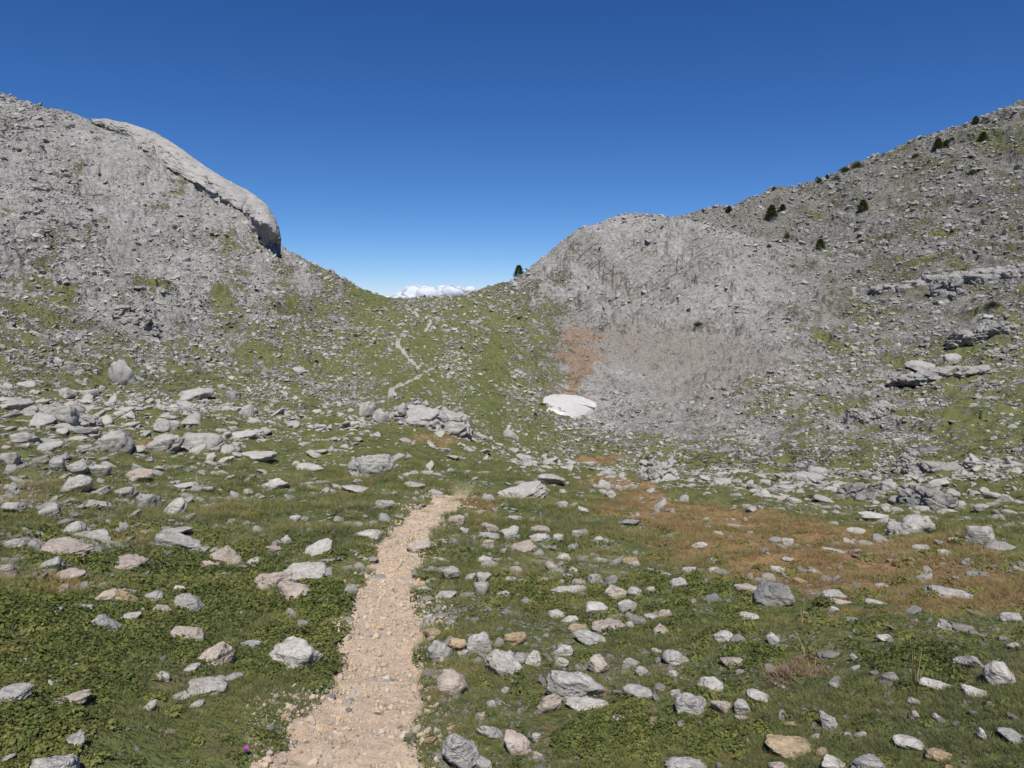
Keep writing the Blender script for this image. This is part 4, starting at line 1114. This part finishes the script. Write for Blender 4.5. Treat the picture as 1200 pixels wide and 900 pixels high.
# ------------------------------------------------------------------ old snow in the hollow
def snow_patch():
    out = [(637, 470), (648, 466), (660, 465), (674, 465), (688, 468), (697, 474), (699, 480), (692, 486), (681, 489), (670, 490), (660, 486), (648, 482), (639, 477)]
    W = np.array([cast(u, v, ZF) for u, v in out]); c = W.mean(0)
    n, m = 96, 22
    th = np.linspace(0, len(out), n, endpoint=False); i = th.astype(int); f = (th - i)[:, None]
    K = len(out); p0, p1, p2, p3 = W[(i - 1) % K], W[i % K], W[(i + 1) % K], W[(i + 2) % K]
    ring = .5 * (2 * p1 + (p2 - p0) * f + (2 * p0 - 5 * p1 + 4 * p2 - p3) * f ** 2 + (3 * p1 - p0 - 3 * p2 + p3) * f ** 3)
    ring[:, :2] = c[:2] + (ring[:, :2] - c[:2]) * (1.04 + .03 * pn2(th * 1.3, th * 0 + 4))[:, None]
    V = [[c[0], c[1], 0]]; rho = [0]
    for k in range(1, m + 1):
        t = k / m
        for p in ring: V.append([c[0] + (p[0] - c[0]) * t, c[1] + (p[1] - c[1]) * t, 0]); rho.append(t)
    V = np.array(V); rho = np.array(rho)
    # the drift bridges the stones: a smooth sheet hung from its rim
    G = np.c_[ring[:, :2], np.ones(n)]; zr = ground_z(ring[:, 0], ring[:, 1]); co, *_ = np.linalg.lstsq(G, zr, rcond=None)
    zr = np.convolve(np.concatenate([zr[-6:], zr, zr[:6]]), np.ones(13) / 13, 'valid')
    zp = V @ [co[0], co[1], 0] + co[2]
    zrim = np.concatenate([[0], np.tile(zr, m)]); zrim[0] = zr.mean()
    w = rho ** 3
    V[:, 2] = zp * (1 - w) + zrim * w + .17 + .22 * np.sqrt(1 - rho ** 2) + .05 * fbm2(V[:, 0] * .9, V[:, 1] * .9, 3)
    V[:, 2] = np.where(rho > .985, zrim - .7, V[:, 2])
    F_ = [[0, 1 + j, 1 + (j + 1) % n] for j in range(n)]
    for k in range(m - 1):
        for j in range(n):
            a0, b0 = 1 + k * n + j, 1 + k * n + (j + 1) % n
            F_ += [[a0, a0 + n, b0 + n], [a0, b0 + n, b0]]
    me = mesh_np('snow_patch', V - c, F_, MAT['snow'])
    tag(add('snow_patch', me, loc=c), 'white patch of old snow at the foot of the orange scree', 'snow patch')
    for p in ring: USED.append((p[0], p[1], 1.0))
    USED.append((c[0], c[1], 3.2))


snow_patch()


# ------------------------------------------------------------------ trees: small dense conifers, trunk and crown
def conifer_meshes(seed, kind):
    rng = np.random.default_rng(seed)
    nl = 2600 if kind == 'cone' else 1500
    t = rng.uniform(0, 1, nl) ** .75
    if kind == 'cone':
        rad = .31 * (1 - t) ** .62 * (1 + .22 * np.sin(t * 26 + rng.uniform(0, 6))) + .02
        zz = .06 + t * .96
    else:
        ph = np.arccos(rng.uniform(-.2, 1, nl)); rad = .62 * np.sin(ph); zz = .12 + .42 * np.cos(ph) * rng.uniform(.25, 1, nl)
    an = rng.uniform(0, 2 * np.pi, nl)
    lump = 1 + .35 * pn3(np.stack([np.cos(an) * 1.6, np.sin(an) * 1.6, zz * 4], 1) + seed)
    rr = rad * lump * rng.uniform(.4 if kind == 'cone' else .1, 1.05, nl)
    c = np.stack([np.cos(an) * rr, np.sin(an) * rr, zz + .02 * rng.normal(size=nl)], 1)
    out = np.stack([np.cos(an), np.sin(an), rng.uniform(-.2, .7, nl)], 1); out /= np.linalg.norm(out, axis=1)[:, None]
    side = np.cross(out, rng.normal(size=(nl, 3))); side /= np.linalg.norm(side, axis=1)[:, None]
    L, Wd = rng.uniform(.05, .10, nl)[:, None], rng.uniform(.012, .026, nl)[:, None]
    v = np.stack([c - side * Wd, c + side * Wd, c + out * L + side * Wd * .3, c + out * L - side * Wd * .3], 1).reshape(-1, 3)
    f = np.arange(nl * 4).reshape(-1, 4)
    crown = mesh_np('crown', v, f, MAT['needle'], False, {'along': np.tile([0, 0, .8, .8], nl)})
    # trunk with a few limbs
    pts, fs = [], []

    def tube(p0, p1, r0, r1, n=7):
        b = len(pts); d_ = np.array(p1) - np.array(p0); d_ = d_ / np.linalg.norm(d_); s_ = np.cross(d_, [.3, .9, .2]); s_ /= np.linalg.norm(s_); q = np.cross(d_, s_)
        for p, r_ in ((p0, r0), (p1, r1)):
            for k in range(n):
                a_ = 2 * math.pi * k / n; pts.append(np.array(p) + r_ * (math.cos(a_) * s_ + math.sin(a_) * q))
        for k in range(n): fs.append([b + k, b + (k + 1) % n, b + n + (k + 1) % n, b + n + k])
    H = .95 if kind == 'cone' else .42
    tube((0, 0, -.12), (0.01, 0, H * .5), .035, .022); tube((.01, 0, H * .5), (0, .01, H), .022, .006)
    for k in range(10):
        a_ = k * 2.4; z0 = .1 + .7 * H * k / 10; l_ = (.24 * (1 - z0) if kind == 'cone' else .4)
        tube((0, 0, z0), (math.cos(a_) * l_, math.sin(a_) * l_, z0 + .06), .009, .003, 5)
    trunk = mesh_np('trunk', np.array(pts), np.array(fs), MAT['bark'])
    return crown, trunk


CON = [conifer_meshes(31, 'cone'), conifer_meshes(32, 'cone'), conifer_meshes(33, 'cone')]
BUS = [conifer_meshes(41, 'bush'), conifer_meshes(42, 'bush')]
TREES = [  # u, foot v, width, height, kind, label
    (608, 324, 12, 16, 'c', 'lone dark conifer on the skyline at the left foot of the knoll'),
    (854, 250, 9, 10, 'c', 'small conifer where the right ridge rises behind the knoll'),
    (904, 254, 13, 16, 'c', 'tall conifer below the ridge crest, larger of a close pair'),
    (917, 246, 8, 8, 'c', 'small conifer right of the larger one in the close pair'),
    (912, 249, 5, 5, 'b', 'tiny bush between the close pair of conifers'),
    (907, 222, 6, 5, 'b', 'tiny bush alone on the crest left of the row of bushes'),
    (960, 214, 9, 8, 'b', 'round bush at the left end of the row on the crest'),
    (969, 210, 6, 6, 'c', 'tiniest upright conifer in the row on the crest'),
    (980, 211, 9, 8, 'b', 'dark bush just under the crest in the middle of the row'),
    (990, 201, 14, 8, 'b', 'wide flat bush on the crest beside the widest tufted one'),
    (1004, 197, 14, 11, 'b', 'largest tufted bush at the right end of the row on the crest'),
    (1011, 247, 12, 15, 'c', 'upright conifer alone in the middle of the right slope'),
    (961, 292, 12, 14, 'c', 'conifer in the dip between the knoll and the right slope'),
    (922, 280, 9, 11, 'b', 'olive bush in the dip left of the conifer'),
    (901, 290, 6, 6, 'b', 'tiny bush at the top edge of the knoll slab'),
    (1009, 284, 8, 5, 'b', 'small low bush on the scree right of the dip'),
    (1099, 174, 11, 14, 'c', 'tall conifer high on the right slope under the crest'),
    (1109, 171, 8, 8, 'c', 'short conifer beside the tall one high on the right slope'),
    (1116, 164, 6, 5, 'b', 'tiny bush above the short conifer high on the right slope'),
    (1143, 145, 9, 10, 'c', 'topmost conifer standing on the crest against the sky'),
    (1152, 164, 10, 11, 'c', 'round-topped conifer just below the topmost one'),
    (1139, 204, 11, 8, 'b', 'dark low bush well below the topmost conifers'),
    (1027, 189, 7, 4, 'b', 'tiny bush on the crest right of the row'),
    (1073, 184, 9, 6, 'b', 'pale low bush between the row and the tall conifer'),
    (818, 382, 13, 7, 'b', 'dark green bush on the scree below the knoll'),
    (1163, 359, 16, 9, 'b', 'bright green bush under the rock band near the right edge'),
]


def plant_tree(k, u, v, w, h, kind, label):
    x, y, z = cast(u, v, ZF, 60)
    dist = y * CP - (z - ZC) * SP
    H, W = .88 * h / F * dist, .95 * w / F * dist
    crown, trunk = (CON if kind == 'c' else BUS)[k % (3 if kind == 'c' else 2)]
    o = add('conifer' if kind == 'c' else 'bush', None, loc=(x, y, gz(x, y) - .06 * H), rot=(0, 0, k * 1.7))
    nat_w, nat_h = (.62, 1.02) if kind == 'c' else (1.25, .6)
    sc = (W / nat_w, W / nat_w, H / nat_h)
    for nm, me in (('crown', crown), ('trunk', trunk)):
        c = add(nm, me, o); c.scale = sc
    tag(o, label, 'tree' if kind == 'c' else 'bush', 'conifers on the right ridge' if kind == 'c' and k else ('bushes on the right ridge' if kind == 'b' else None))


for k, t in enumerate(TREES): plant_tree(k, *t)


# ------------------------------------------------------------------ small plants one can point at
def blade_mesh(rng, n, spread, h0, h1, w, bend, segs=3):
    V, Fc, A = [], [], []
    for k in range(n):
        a = rng.uniform(0, 2 * np.pi); r = spread * math.sqrt(rng.uniform()); b = np.array([math.cos(a) * r, math.sin(a) * r, -.03])
        d_ = np.array([math.cos(a + rng.normal(0, .8)), math.sin(a + rng.normal(0, .8)), 0]); h = rng.uniform(h0, h1); bd = bend * rng.uniform(.3, 1.3)
        s_ = rng.normal(size=3); s_[2] = 0; s_ /= np.linalg.norm(s_)
        b0 = len(V)
        for j in range(segs + 1):
            t = j / segs; c = b + d_ * bd * h * t ** 1.8 + np.array([0, 0, h * t * (1 - .25 * bd * t)])
            ww = w * (1 - t) ** .7 + .0008
            V += [c - s_ * ww, c + s_ * ww]; A += [t, t]
        for j in range(segs): Fc.append([b0 + 2 * j, b0 + 2 * j + 1, b0 + 2 * j + 3, b0 + 2 * j + 2])
    return np.array(V), np.array(Fc), np.array(A)


def flower():
    x, y, z = cast(289, 889, ZF); z = gz(x, y)
    o = add('flower', None, loc=(x, y, z))
    r = np.random.default_rng(9)
    V, Fc, A = blade_mesh(r, 1, 0, .030, .032, .0012, .1)
    add('stem', mesh_np('stem', V, Fc, MAT['stem']), o)
    for k in range(7):
        a = 2 * math.pi * k / 7; L, w = .010, .0038
        pts = []
        for t, ww in ((0, .2), (.35, 1), (.75, .9), (1, .15)):
            for s_ in (-1, 0, 1):
                pts.append([L * t, s_ * w * ww, .030 + .008 * math.sin(t * 1.8) + (.0015 if s_ else 0)])
        q = [[3 * i + j, 3 * i + j + 1, 3 * i + j + 4, 3 * i + j + 3] for i in range(3) for j in range(2)]
        p = add('petal', mesh_np('petal', np.array(pts), np.array(q), MAT['petal']), o, rot=(0, 0, a))
    v, f = ico(2)
    add('flower_head', mesh_np('flower_head', v * [.005, .005, .004] + [0, 0, .032], f, MAT['petal']), o)
    tag(o, 'small purple flower at the left edge of the path', 'flower')


flower()


def tuft(name, u, v, n, spread, h0, h1, w, bend, mat, label, cat, seed, group=None):
    x, y, z = cast(u, v, ZF)
    V, Fc, A = blade_mesh(np.random.default_rng(seed), n, spread, h0, h1, w, bend, 4)
    o = add(name, mesh_np(name, V, Fc, MAT[mat], True, {'along': A}), loc=(x, y, gz(x, y)))
    tag(o, label, cat, group)


tuft('dead_tussock', 946, 800, 800, .13, .02, .065, .0022, 1.0, 'dead', 'brown dead tussock in the grass right of the long pinkish slab', 'tussock', 5)
tuft('grass_stalk', 1073, 802, 7, .012, .14, .21, .0016, .12, 'straw', 'thin pale seed stalk behind the pale stone on the right', 'grass stalk', 6, 'tall dry grass stalks')
tuft('grass_stalk', 948, 775, 9, .03, .09, .16, .0016, .35, 'straw', 'pale dry stalks arching above the brown dead tussock', 'grass stalk', 7, 'tall dry grass stalks')
tuft('grass_stalk', 942, 738, 4, .01, .14, .19, .0016, .15, 'straw', 'thin pale seed stalk in the grass below the shark-fin boulder', 'grass stalk', 8, 'tall dry grass stalks')
tuft('grass_stalk', 522, 690, 3, .01, .16, .2, .0016, .12, 'straw', 'thin seed stalk at the right edge of the path', 'grass stalk', 10, 'tall dry grass stalks')


# ------------------------------------------------------------------ what nobody could count: rubble, gravel, grass, herbs
def protos(name, meshes, mat):
    c = bpy.data.collections.new(name)
    for i, me in enumerate(meshes):
        c.objects.link(bpy.data.objects.new(f'{name}_{i:02d}', me))
    return c


def scatter(name, label, P, S, ROT, IDX, TINT, coll):
    me = bpy.data.meshes.new(name)
    me.vertices.add(len(P)); me.vertices.foreach_set('co', np.ascontiguousarray(P, np.float32).ravel())
    for nm, typ, arr, key in (('size', 'FLOAT', S, 'value'), ('tint', 'FLOAT', TINT, 'value'), ('pick', 'INT', IDX, 'value'), ('turn', 'FLOAT_VECTOR', ROT, 'vector')):
        a = me.attributes.new(nm, typ, 'POINT')
        a.data.foreach_set(key, np.ascontiguousarray(arr, np.int32 if typ == 'INT' else np.float32).ravel())
    o = add(name, me)
    ng = bpy.data.node_groups.new(name, 'GeometryNodeTree')
    ng.interface.new_socket('Geometry', in_out='INPUT', socket_type='NodeSocketGeometry'); ng.interface.new_socket('Geometry', in_out='OUTPUT', socket_type='NodeSocketGeometry')
    N, Lk = ng.nodes, ng.links
    gi, go = N.new('NodeGroupInput'), N.new('NodeGroupOutput')
    iop = N.new('GeometryNodeInstanceOnPoints'); ci = N.new('GeometryNodeCollectionInfo')
    ci.inputs['Collection'].default_value = coll; ci.inputs['Separate Children'].default_value = True; ci.inputs['Reset Children'].default_value = True

    def named(nm, dt):
        q = N.new('GeometryNodeInputNamedAttribute'); q.data_type = dt; q.inputs['Name'].default_value = nm
        return q.outputs['Attribute']
    e2r = N.new('FunctionNodeEulerToRotation')
    Lk.new(gi.outputs[0], iop.inputs['Points']); Lk.new(ci.outputs[0], iop.inputs['Instance']); iop.inputs['Pick Instance'].default_value = True
    Lk.new(named('pick', 'INT'), iop.inputs['Instance Index']); Lk.new(named('turn', 'FLOAT_VECTOR'), e2r.inputs[0]); Lk.new(e2r.outputs[0], iop.inputs['Rotation'])
    Lk.new(named('size', 'FLOAT'), iop.inputs['Scale']); Lk.new(iop.outputs[0], go.inputs[0])
    o.modifiers.new('scatter', 'NODES').node_group = ng
    tag(o, label, kind='stuff')
    return o


USED_A = np.array(USED)


def clear_of(x, y, k=.85):
    ok = np.ones(x.size, bool)
    order = np.argsort(y); ys = y[order]
    for bx, by, br in USED_A:
        a, b = np.searchsorted(ys, [by - br * k, by + br * k]); j = order[a:b]
        ok[j] &= (x[j] - bx) ** 2 + (y[j] - by) ** 2 > (br * k) ** 2
    return ok


def polar(n, r0, r1, rng, az=40):
    r = np.exp(rng.uniform(math.log(r0), math.log(r1), n)); a = rng.uniform(-R(az), R(az), n)
    return r * np.sin(a), r * np.cos(a), r


def visible(x, y, z, margin=.35):
    """drop what the relief hides by a wide margin (far side of the hills)"""
    r = np.hypot(x, y); a = np.arctan2(x, y)
    i = np.clip(np.round(np.interp(a, AZ, np.arange(NA))).astype(int), 0, NA - 1); j = np.clip(np.searchsorted(RR, r) - 1, 0, NR - 1)
    return (z - ZC) / r > HORI[j, i] - margin / r


SL = (ZF - ZC) / GR
HORI = np.maximum.accumulate(np.where(RR[:, None] > 1, SL, -9), axis=0)

rng = np.random.default_rng(77)
def chip(r_, mat, name, flat=(.4, .75), n=13):
    """a sharp broken piece: hull of a few points"""
    bm = bmesh.new()
    q = r_.normal(size=(n, 3)); q /= np.linalg.norm(q, axis=1)[:, None]; q *= r_.uniform(.75, 1, (n, 1)) * np.array([r_.uniform(.9, 1.3), .8, r_.uniform(*flat)]) * .5
    for c in q: bm.verts.new(c)
    h = bmesh.ops.convex_hull(bm, input=bm.verts)
    bmesh.ops.delete(bm, geom=[v for v in bm.verts if not v.link_faces], context='VERTS')
    me = bpy.data.meshes.new(name); bm.to_mesh(me); bm.free(); me.materials.append(mat)
    return me


# rubble: sizes follow a power law from the smallest that can be made out
rub = []
for k in range(14):
    r_ = np.random.default_rng(500 + k)
    rub.append(chip(r_, MAT['scree'], 'rubble_piece'))
RUB = protos('rubble_piece', rub, MAT['scree'])
fin = []
for k in range(12):
    r_ = np.random.default_rng(700 + k)
    p, f = stone(r_, 3, r_.uniform(.32, .66), facets=6, sharp=34, rough=.05, long=r_.uniform(1.0, 1.4)); fin.append(mesh_np('rubble_stone', p * .5, f, MAT['scree'], True))
FIN = protos('rubble_stone', fin, MAT['scree'])


def rubble(name, label, n, r0, r1, kmin, kmax, coll, ncoll, gain, rng, power=2.3, az=40, absmin=.012, bare=False):
    x, y, r = polar(n, r0, r1, rng, az)
    cov = lookup(A_ROCK, x, y)
    c1 = fbm2(x / (.05 * r + .5), y / (.05 * r + .5), 2)
    pth = lookup(A_PATH, x, y)
    keep = rng.uniform(size=n) < np.clip(gain * cov ** 1.25 * np.clip(1 + 1.5 * c1, .15, 2.4), 0, 1) * np.where(pth > .4, .12, 1)
    if bare:                                                          # the knoll and the slabs are solid rock: little lies on them
        uu, vv = lookup(PU, x, y), lookup(PV, x, y)
        solid = np.maximum(blob(uu, vv, 760, 315, 170, 62, 10), .9 * blob(uu, vv, 230, 230, 130, 26, 32))
        fine = np.maximum(blob(uu, vv, 672, 420, 40, 60), blob(uu, vv, 790, 420, 150, 46))
        keep &= rng.uniform(size=n) > np.clip(.82 * solid, 0, .85)
    keep &= clear_of(x, y, .8)
    x, y, r, cov = x[keep], y[keep], r[keep], cov[keep]
    q = rng.uniform(size=x.size)
    lo, hi = kmin, kmax
    s_ = (lo ** (1 - power) + q * (hi ** (1 - power) - lo ** (1 - power))) ** (1 / (1 - power))
    size = np.clip(s_ * r / F, absmin, 2.6)
    if bare: size = np.where(fine[keep] > .4, np.minimum(size, 2.2 * r / F), size)
    z = ground_z(x, y)
    v = visible(x, y, z + size)
    x, y, z, size = x[v], y[v], z[v], size[v]
    m = len(x)
    rot = np.stack([rng.normal(0, .32, m), rng.normal(0, .32, m), rng.uniform(0, 6.283, m)], 1)
    tint = rng.uniform(.0 if bare else .34, .86 if not bare else 1, m)
    if bare:                                                          # the right slope is toned darker and rustier, its ridge shaded by tint, the left one is cleaner
        uu, vv = lookup(PU, x, y), lookup(PV, x, y)
        lich_dark = lookup(DARKEN, x, y)
        tint = np.where(rng.uniform(size=m) < .88 * lich_dark, tint * .24, tint * np.where(uu < 520, .8, .88))
        tint = np.clip(tint - .28 * sstep(-.1, .35, fbm2(x * .085 + 3, y * .06, 3)), 0, 1)
        tint = np.where(rng.uniform(size=m) < .4 * lookup(BOWL, x, y), .80 + .1 * rng.uniform(size=m) - .62 * (rng.uniform(size=m) < .45), tint)
        tint = np.where(rng.uniform(size=m) < .55 * lookup(A_RED, x, y), .84 + .12 * rng.uniform(size=m), tint)
    print(name, m)
    return scatter(name, label, np.stack([x, y, z + .08 * size], 1), size, rot, rng.integers(0, ncoll, m), tint, coll)


rubble('scree', 'grey limestone rubble covering the slopes', 460000, 38, 300, 1.0, 11, RUB, 14, 1.12, rng, 2.75, bare=True)
rubble('rubble', 'grey stones strewn over the turf between the larger blocks', 320000, 6, 46, 1.4, 19, FIN, 12, .92, rng, 2.7, 58)
rubble('small_stones', 'small stones in the grass near the path', 380000, .9, 9, 1.7, 20, FIN, 12, .75, rng, 2.8, 70)

# path gravel
grv = []
for k in range(10):
    r_ = np.random.default_rng(800 + k)
    grv.append(chip(r_, MAT['gravel'], 'gravel_piece', (.6, .95), 24))
GRV = protos('gravel_piece', grv, MAT['gravel'])
x, y, r = polar(210000, 1.8, 14, rng, 22)
pm = lookup(A_PATH, x, y)
soft = lookup(np.clip(1.9 - PD_N, 0, 1), x, y)
keep = rng.uniform(size=x.size) < np.where(pm > .3, .42, .40 * soft)
x, y, r = x[keep], y[keep], r[keep]
q = rng.uniform(size=x.size); size = np.clip((1.6 ** -2.3 + q * (18 ** -2.3 - 1.6 ** -2.3)) ** (-1 / 2.3) * r / F, .004, .06)
m = len(x); print('gravel', m)
scatter('gravel', 'tan and grey gravel lying on the footpath', np.stack([x, y, ground_z(x, y) + .12 * size], 1), size,
        np.stack([rng.normal(0, .3, m), rng.normal(0, .3, m), rng.uniform(0, 6.28, m)], 1), rng.integers(0, 10, m), np.where(rng.uniform(size=m) < .25, rng.uniform(.05, .5, m), rng.uniform(.5, 1, m)), GRV)

# turf
gr = []
for k in range(8):
    V, Fc, A = blade_mesh(np.random.default_rng(900 + k), 26, .75, .40, 1.1, .026, .9, 3); gr.append(mesh_np('grass_tuft', V, Fc, MAT['grass'], True, {'along': A}))
GRS = protos('grass_tuft', gr, MAT['grass'])
lf = []
for k in range(8):
    r_ = np.random.default_rng(950 + k); n = 70
    a = r_.uniform(0, 6.283, n); rr = np.sqrt(r_.uniform(0, 1, n)); c = np.stack([np.cos(a) * rr, np.sin(a) * rr, .10 + .55 * np.sqrt(1.02 - rr ** 2) * r_.uniform(.5, 1, n)], 1)
    up = np.stack([np.cos(a) * rr * .7 + r_.normal(0, .35, n), np.sin(a) * rr * .7 + r_.normal(0, .35, n), np.full(n, .8)], 1); up /= np.linalg.norm(up, axis=1)[:, None]
    d1 = np.cross(up, r_.normal(size=(n, 3))); d1 /= np.linalg.norm(d1, axis=1)[:, None]; d2 = np.cross(up, d1)
    L, w = r_.uniform(.12, .21, n)[:, None], r_.uniform(.07, .12, n)[:, None]
    V = np.stack([c - d1 * L, c + d2 * w - up * .03, c + d1 * L, c - d2 * w - up * .03], 1).reshape(-1, 3)
    lf.append(mesh_np('herb_clump', V, np.arange(4 * n).reshape(-1, 4), MAT['leaf'], False, {'along': np.repeat(r_.uniform(0, 1, n), 4)}))
LEF = protos('herb_clump', lf, MAT['leaf'])

AU, AV = PU, PV
A_HERB = np.zeros_like(ZB)
for b in [(150, 770, 230, 75, 0, 1), (330, 820, 60, 35, 0, 1), (260, 690, 130, 40, 0, .7), (60, 730, 90, 40, 0, .6), (40, 850, 60, 50, 0, .9), (730, 860, 80, 34, 0, .85), (840, 850, 70, 40, 0, .6),
          (640, 700, 80, 20, 0, .3), (880, 775, 34, 14, 0, .7), (1080, 800, 60, 30, 0, .45), (380, 740, 40, 60, 0, .7), (160, 640, 200, 26, 0, .35), (1000, 850, 80, 40, 0, .3), (780, 720, 120, 40, 0, .25)]:
    A_HERB = np.maximum(A_HERB, b[5] * blob(AU, AV, *b[:5]))


def turf(name, label, n, r0, r1, px, lo, hi, coll, ncoll, dens, rng, sink=.0):
    x, y, r = polar(n, r0, r1, rng, 66)
    d_ = dens(x, y) * np.where(lookup(A_PATH, x, y) > .35, .015, 1)
    keep = (rng.uniform(size=n) < d_) & clear_of(x, y, .72)
    x, y, r = x[keep], y[keep], r[keep]
    size = np.clip(px * r / F, lo, hi) * rng.uniform(.6, 1.35, x.size)
    m = len(x)
    dry = lookup(A_DRY, x, y)
    pat = fbm2(x * 1.1, y * 1.1, 3)
    tint = np.clip(.36 + .42 * pat + .22 * fbm2(x * .25 + 9, y * .25, 2) + .11 * rng.normal(size=m) + .78 * dry, 0, 1)
    print(name, m)
    return scatter(name, label, np.stack([x, y, ground_z(x, y) - sink * size], 1), size, np.stack([rng.normal(0, .12, m), rng.normal(0, .12, m), rng.uniform(0, 6.28, m)], 1), rng.integers(0, ncoll, m), tint, coll)


def d_grass(x, y):
    h = lookup(A_HERB, x, y); g = lookup(A_GREEN, x, y); dr = lookup(A_DRY, x, y)
    p = fbm2(x * .8 + 30, y * .8, 3)
    return np.clip(.42 + 1.1 * p, .04, 1) * (1 - .45 * h) * g * (1 - .45 * dr)


turf('grass', 'short alpine grass between the stones', 330000, .8, 55, 7.5, .02, .10, GRS, 8, d_grass, rng)
turf('herb_carpet', 'low leafy green herbs carpeting the ground beside the path', 100000, .8, 14, 13, .034, .11, LEF, 8,
     lambda x, y: np.clip(lookup(A_HERB, x, y) * (.55 + 1.1 * fbm2(x * 1.3, y * 1.3, 3)), .02, 1), rng, .15)


# ------------------------------------------------------------------ cloud bank far beyond the pass
def clouds():
    r_ = np.random.default_rng(12)
    V, Fc, n0 = [], [], 0
    v, f = ico(3)
    D = 11000.0
    for k in range(90):
        u = r_.uniform(380, 680); top = np.interp(u, [380, 440, 465, 480, 500, 520, 545, 575, 680], [350, 348, 342, 334, 329.5, 332, 331.5, 334, 342])
        d_ = D + r_.uniform(-900, 2200); rad = r_.uniform(60, 150) * (1 if u < 560 else .8)
        dx, dy, dz = ray(u, top + r_.uniform(1, 10) ** 1.0); h = math.hypot(dx, dy)
        c = np.array([dx / h * d_, dy / h * d_, ZC + dz / h * d_ - rad])
        V.append(v * rad * [1.7, 1.5, 1] + c); Fc.append(f + n0); n0 += len(v)
    for k in range(26):
        x = r_.uniform(-3600, 2600); c = np.array([x, D + r_.uniform(-600, 1800), -260 + r_.uniform(-60, 30)])
        V.append(v * [620, 600, 190] + c); Fc.append(f + n0); n0 += len(v)
    me = mesh_np('clouds', np.concatenate(V), np.concatenate(Fc), None)
    o = add('clouds', me); md = o.modifiers.new('fuse', 'REMESH'); md.mode = 'VOXEL'; md.voxel_size = 26
    dg = bpy.context.evaluated_depsgraph_get(); m2 = bpy.data.meshes.new_from_object(o.evaluated_get(dg)); bpy.data.objects.remove(o)
    n = len(m2.vertices); co = np.empty(n * 3, np.float32); nr = np.empty(n * 3, np.float32); m2.vertices.foreach_get('co', co); m2.vertices.foreach_get('normal', nr)
    co = co.reshape(-1, 3).astype(float); co += nr.reshape(-1, 3) * (30 * fbm3(co / 210, 3))[:, None]
    m2.vertices.foreach_set('co', co.astype(np.float32).ravel()); m2.update(); m2.polygons.foreach_set('use_smooth', np.ones(len(m2.polygons), bool))
    m2.materials.clear(); m2.materials.append(MAT['cloud']); m2.name = 'clouds'
    tag(add('clouds', m2), 'white cloud bank far beyond the pass', kind='stuff')


clouds()
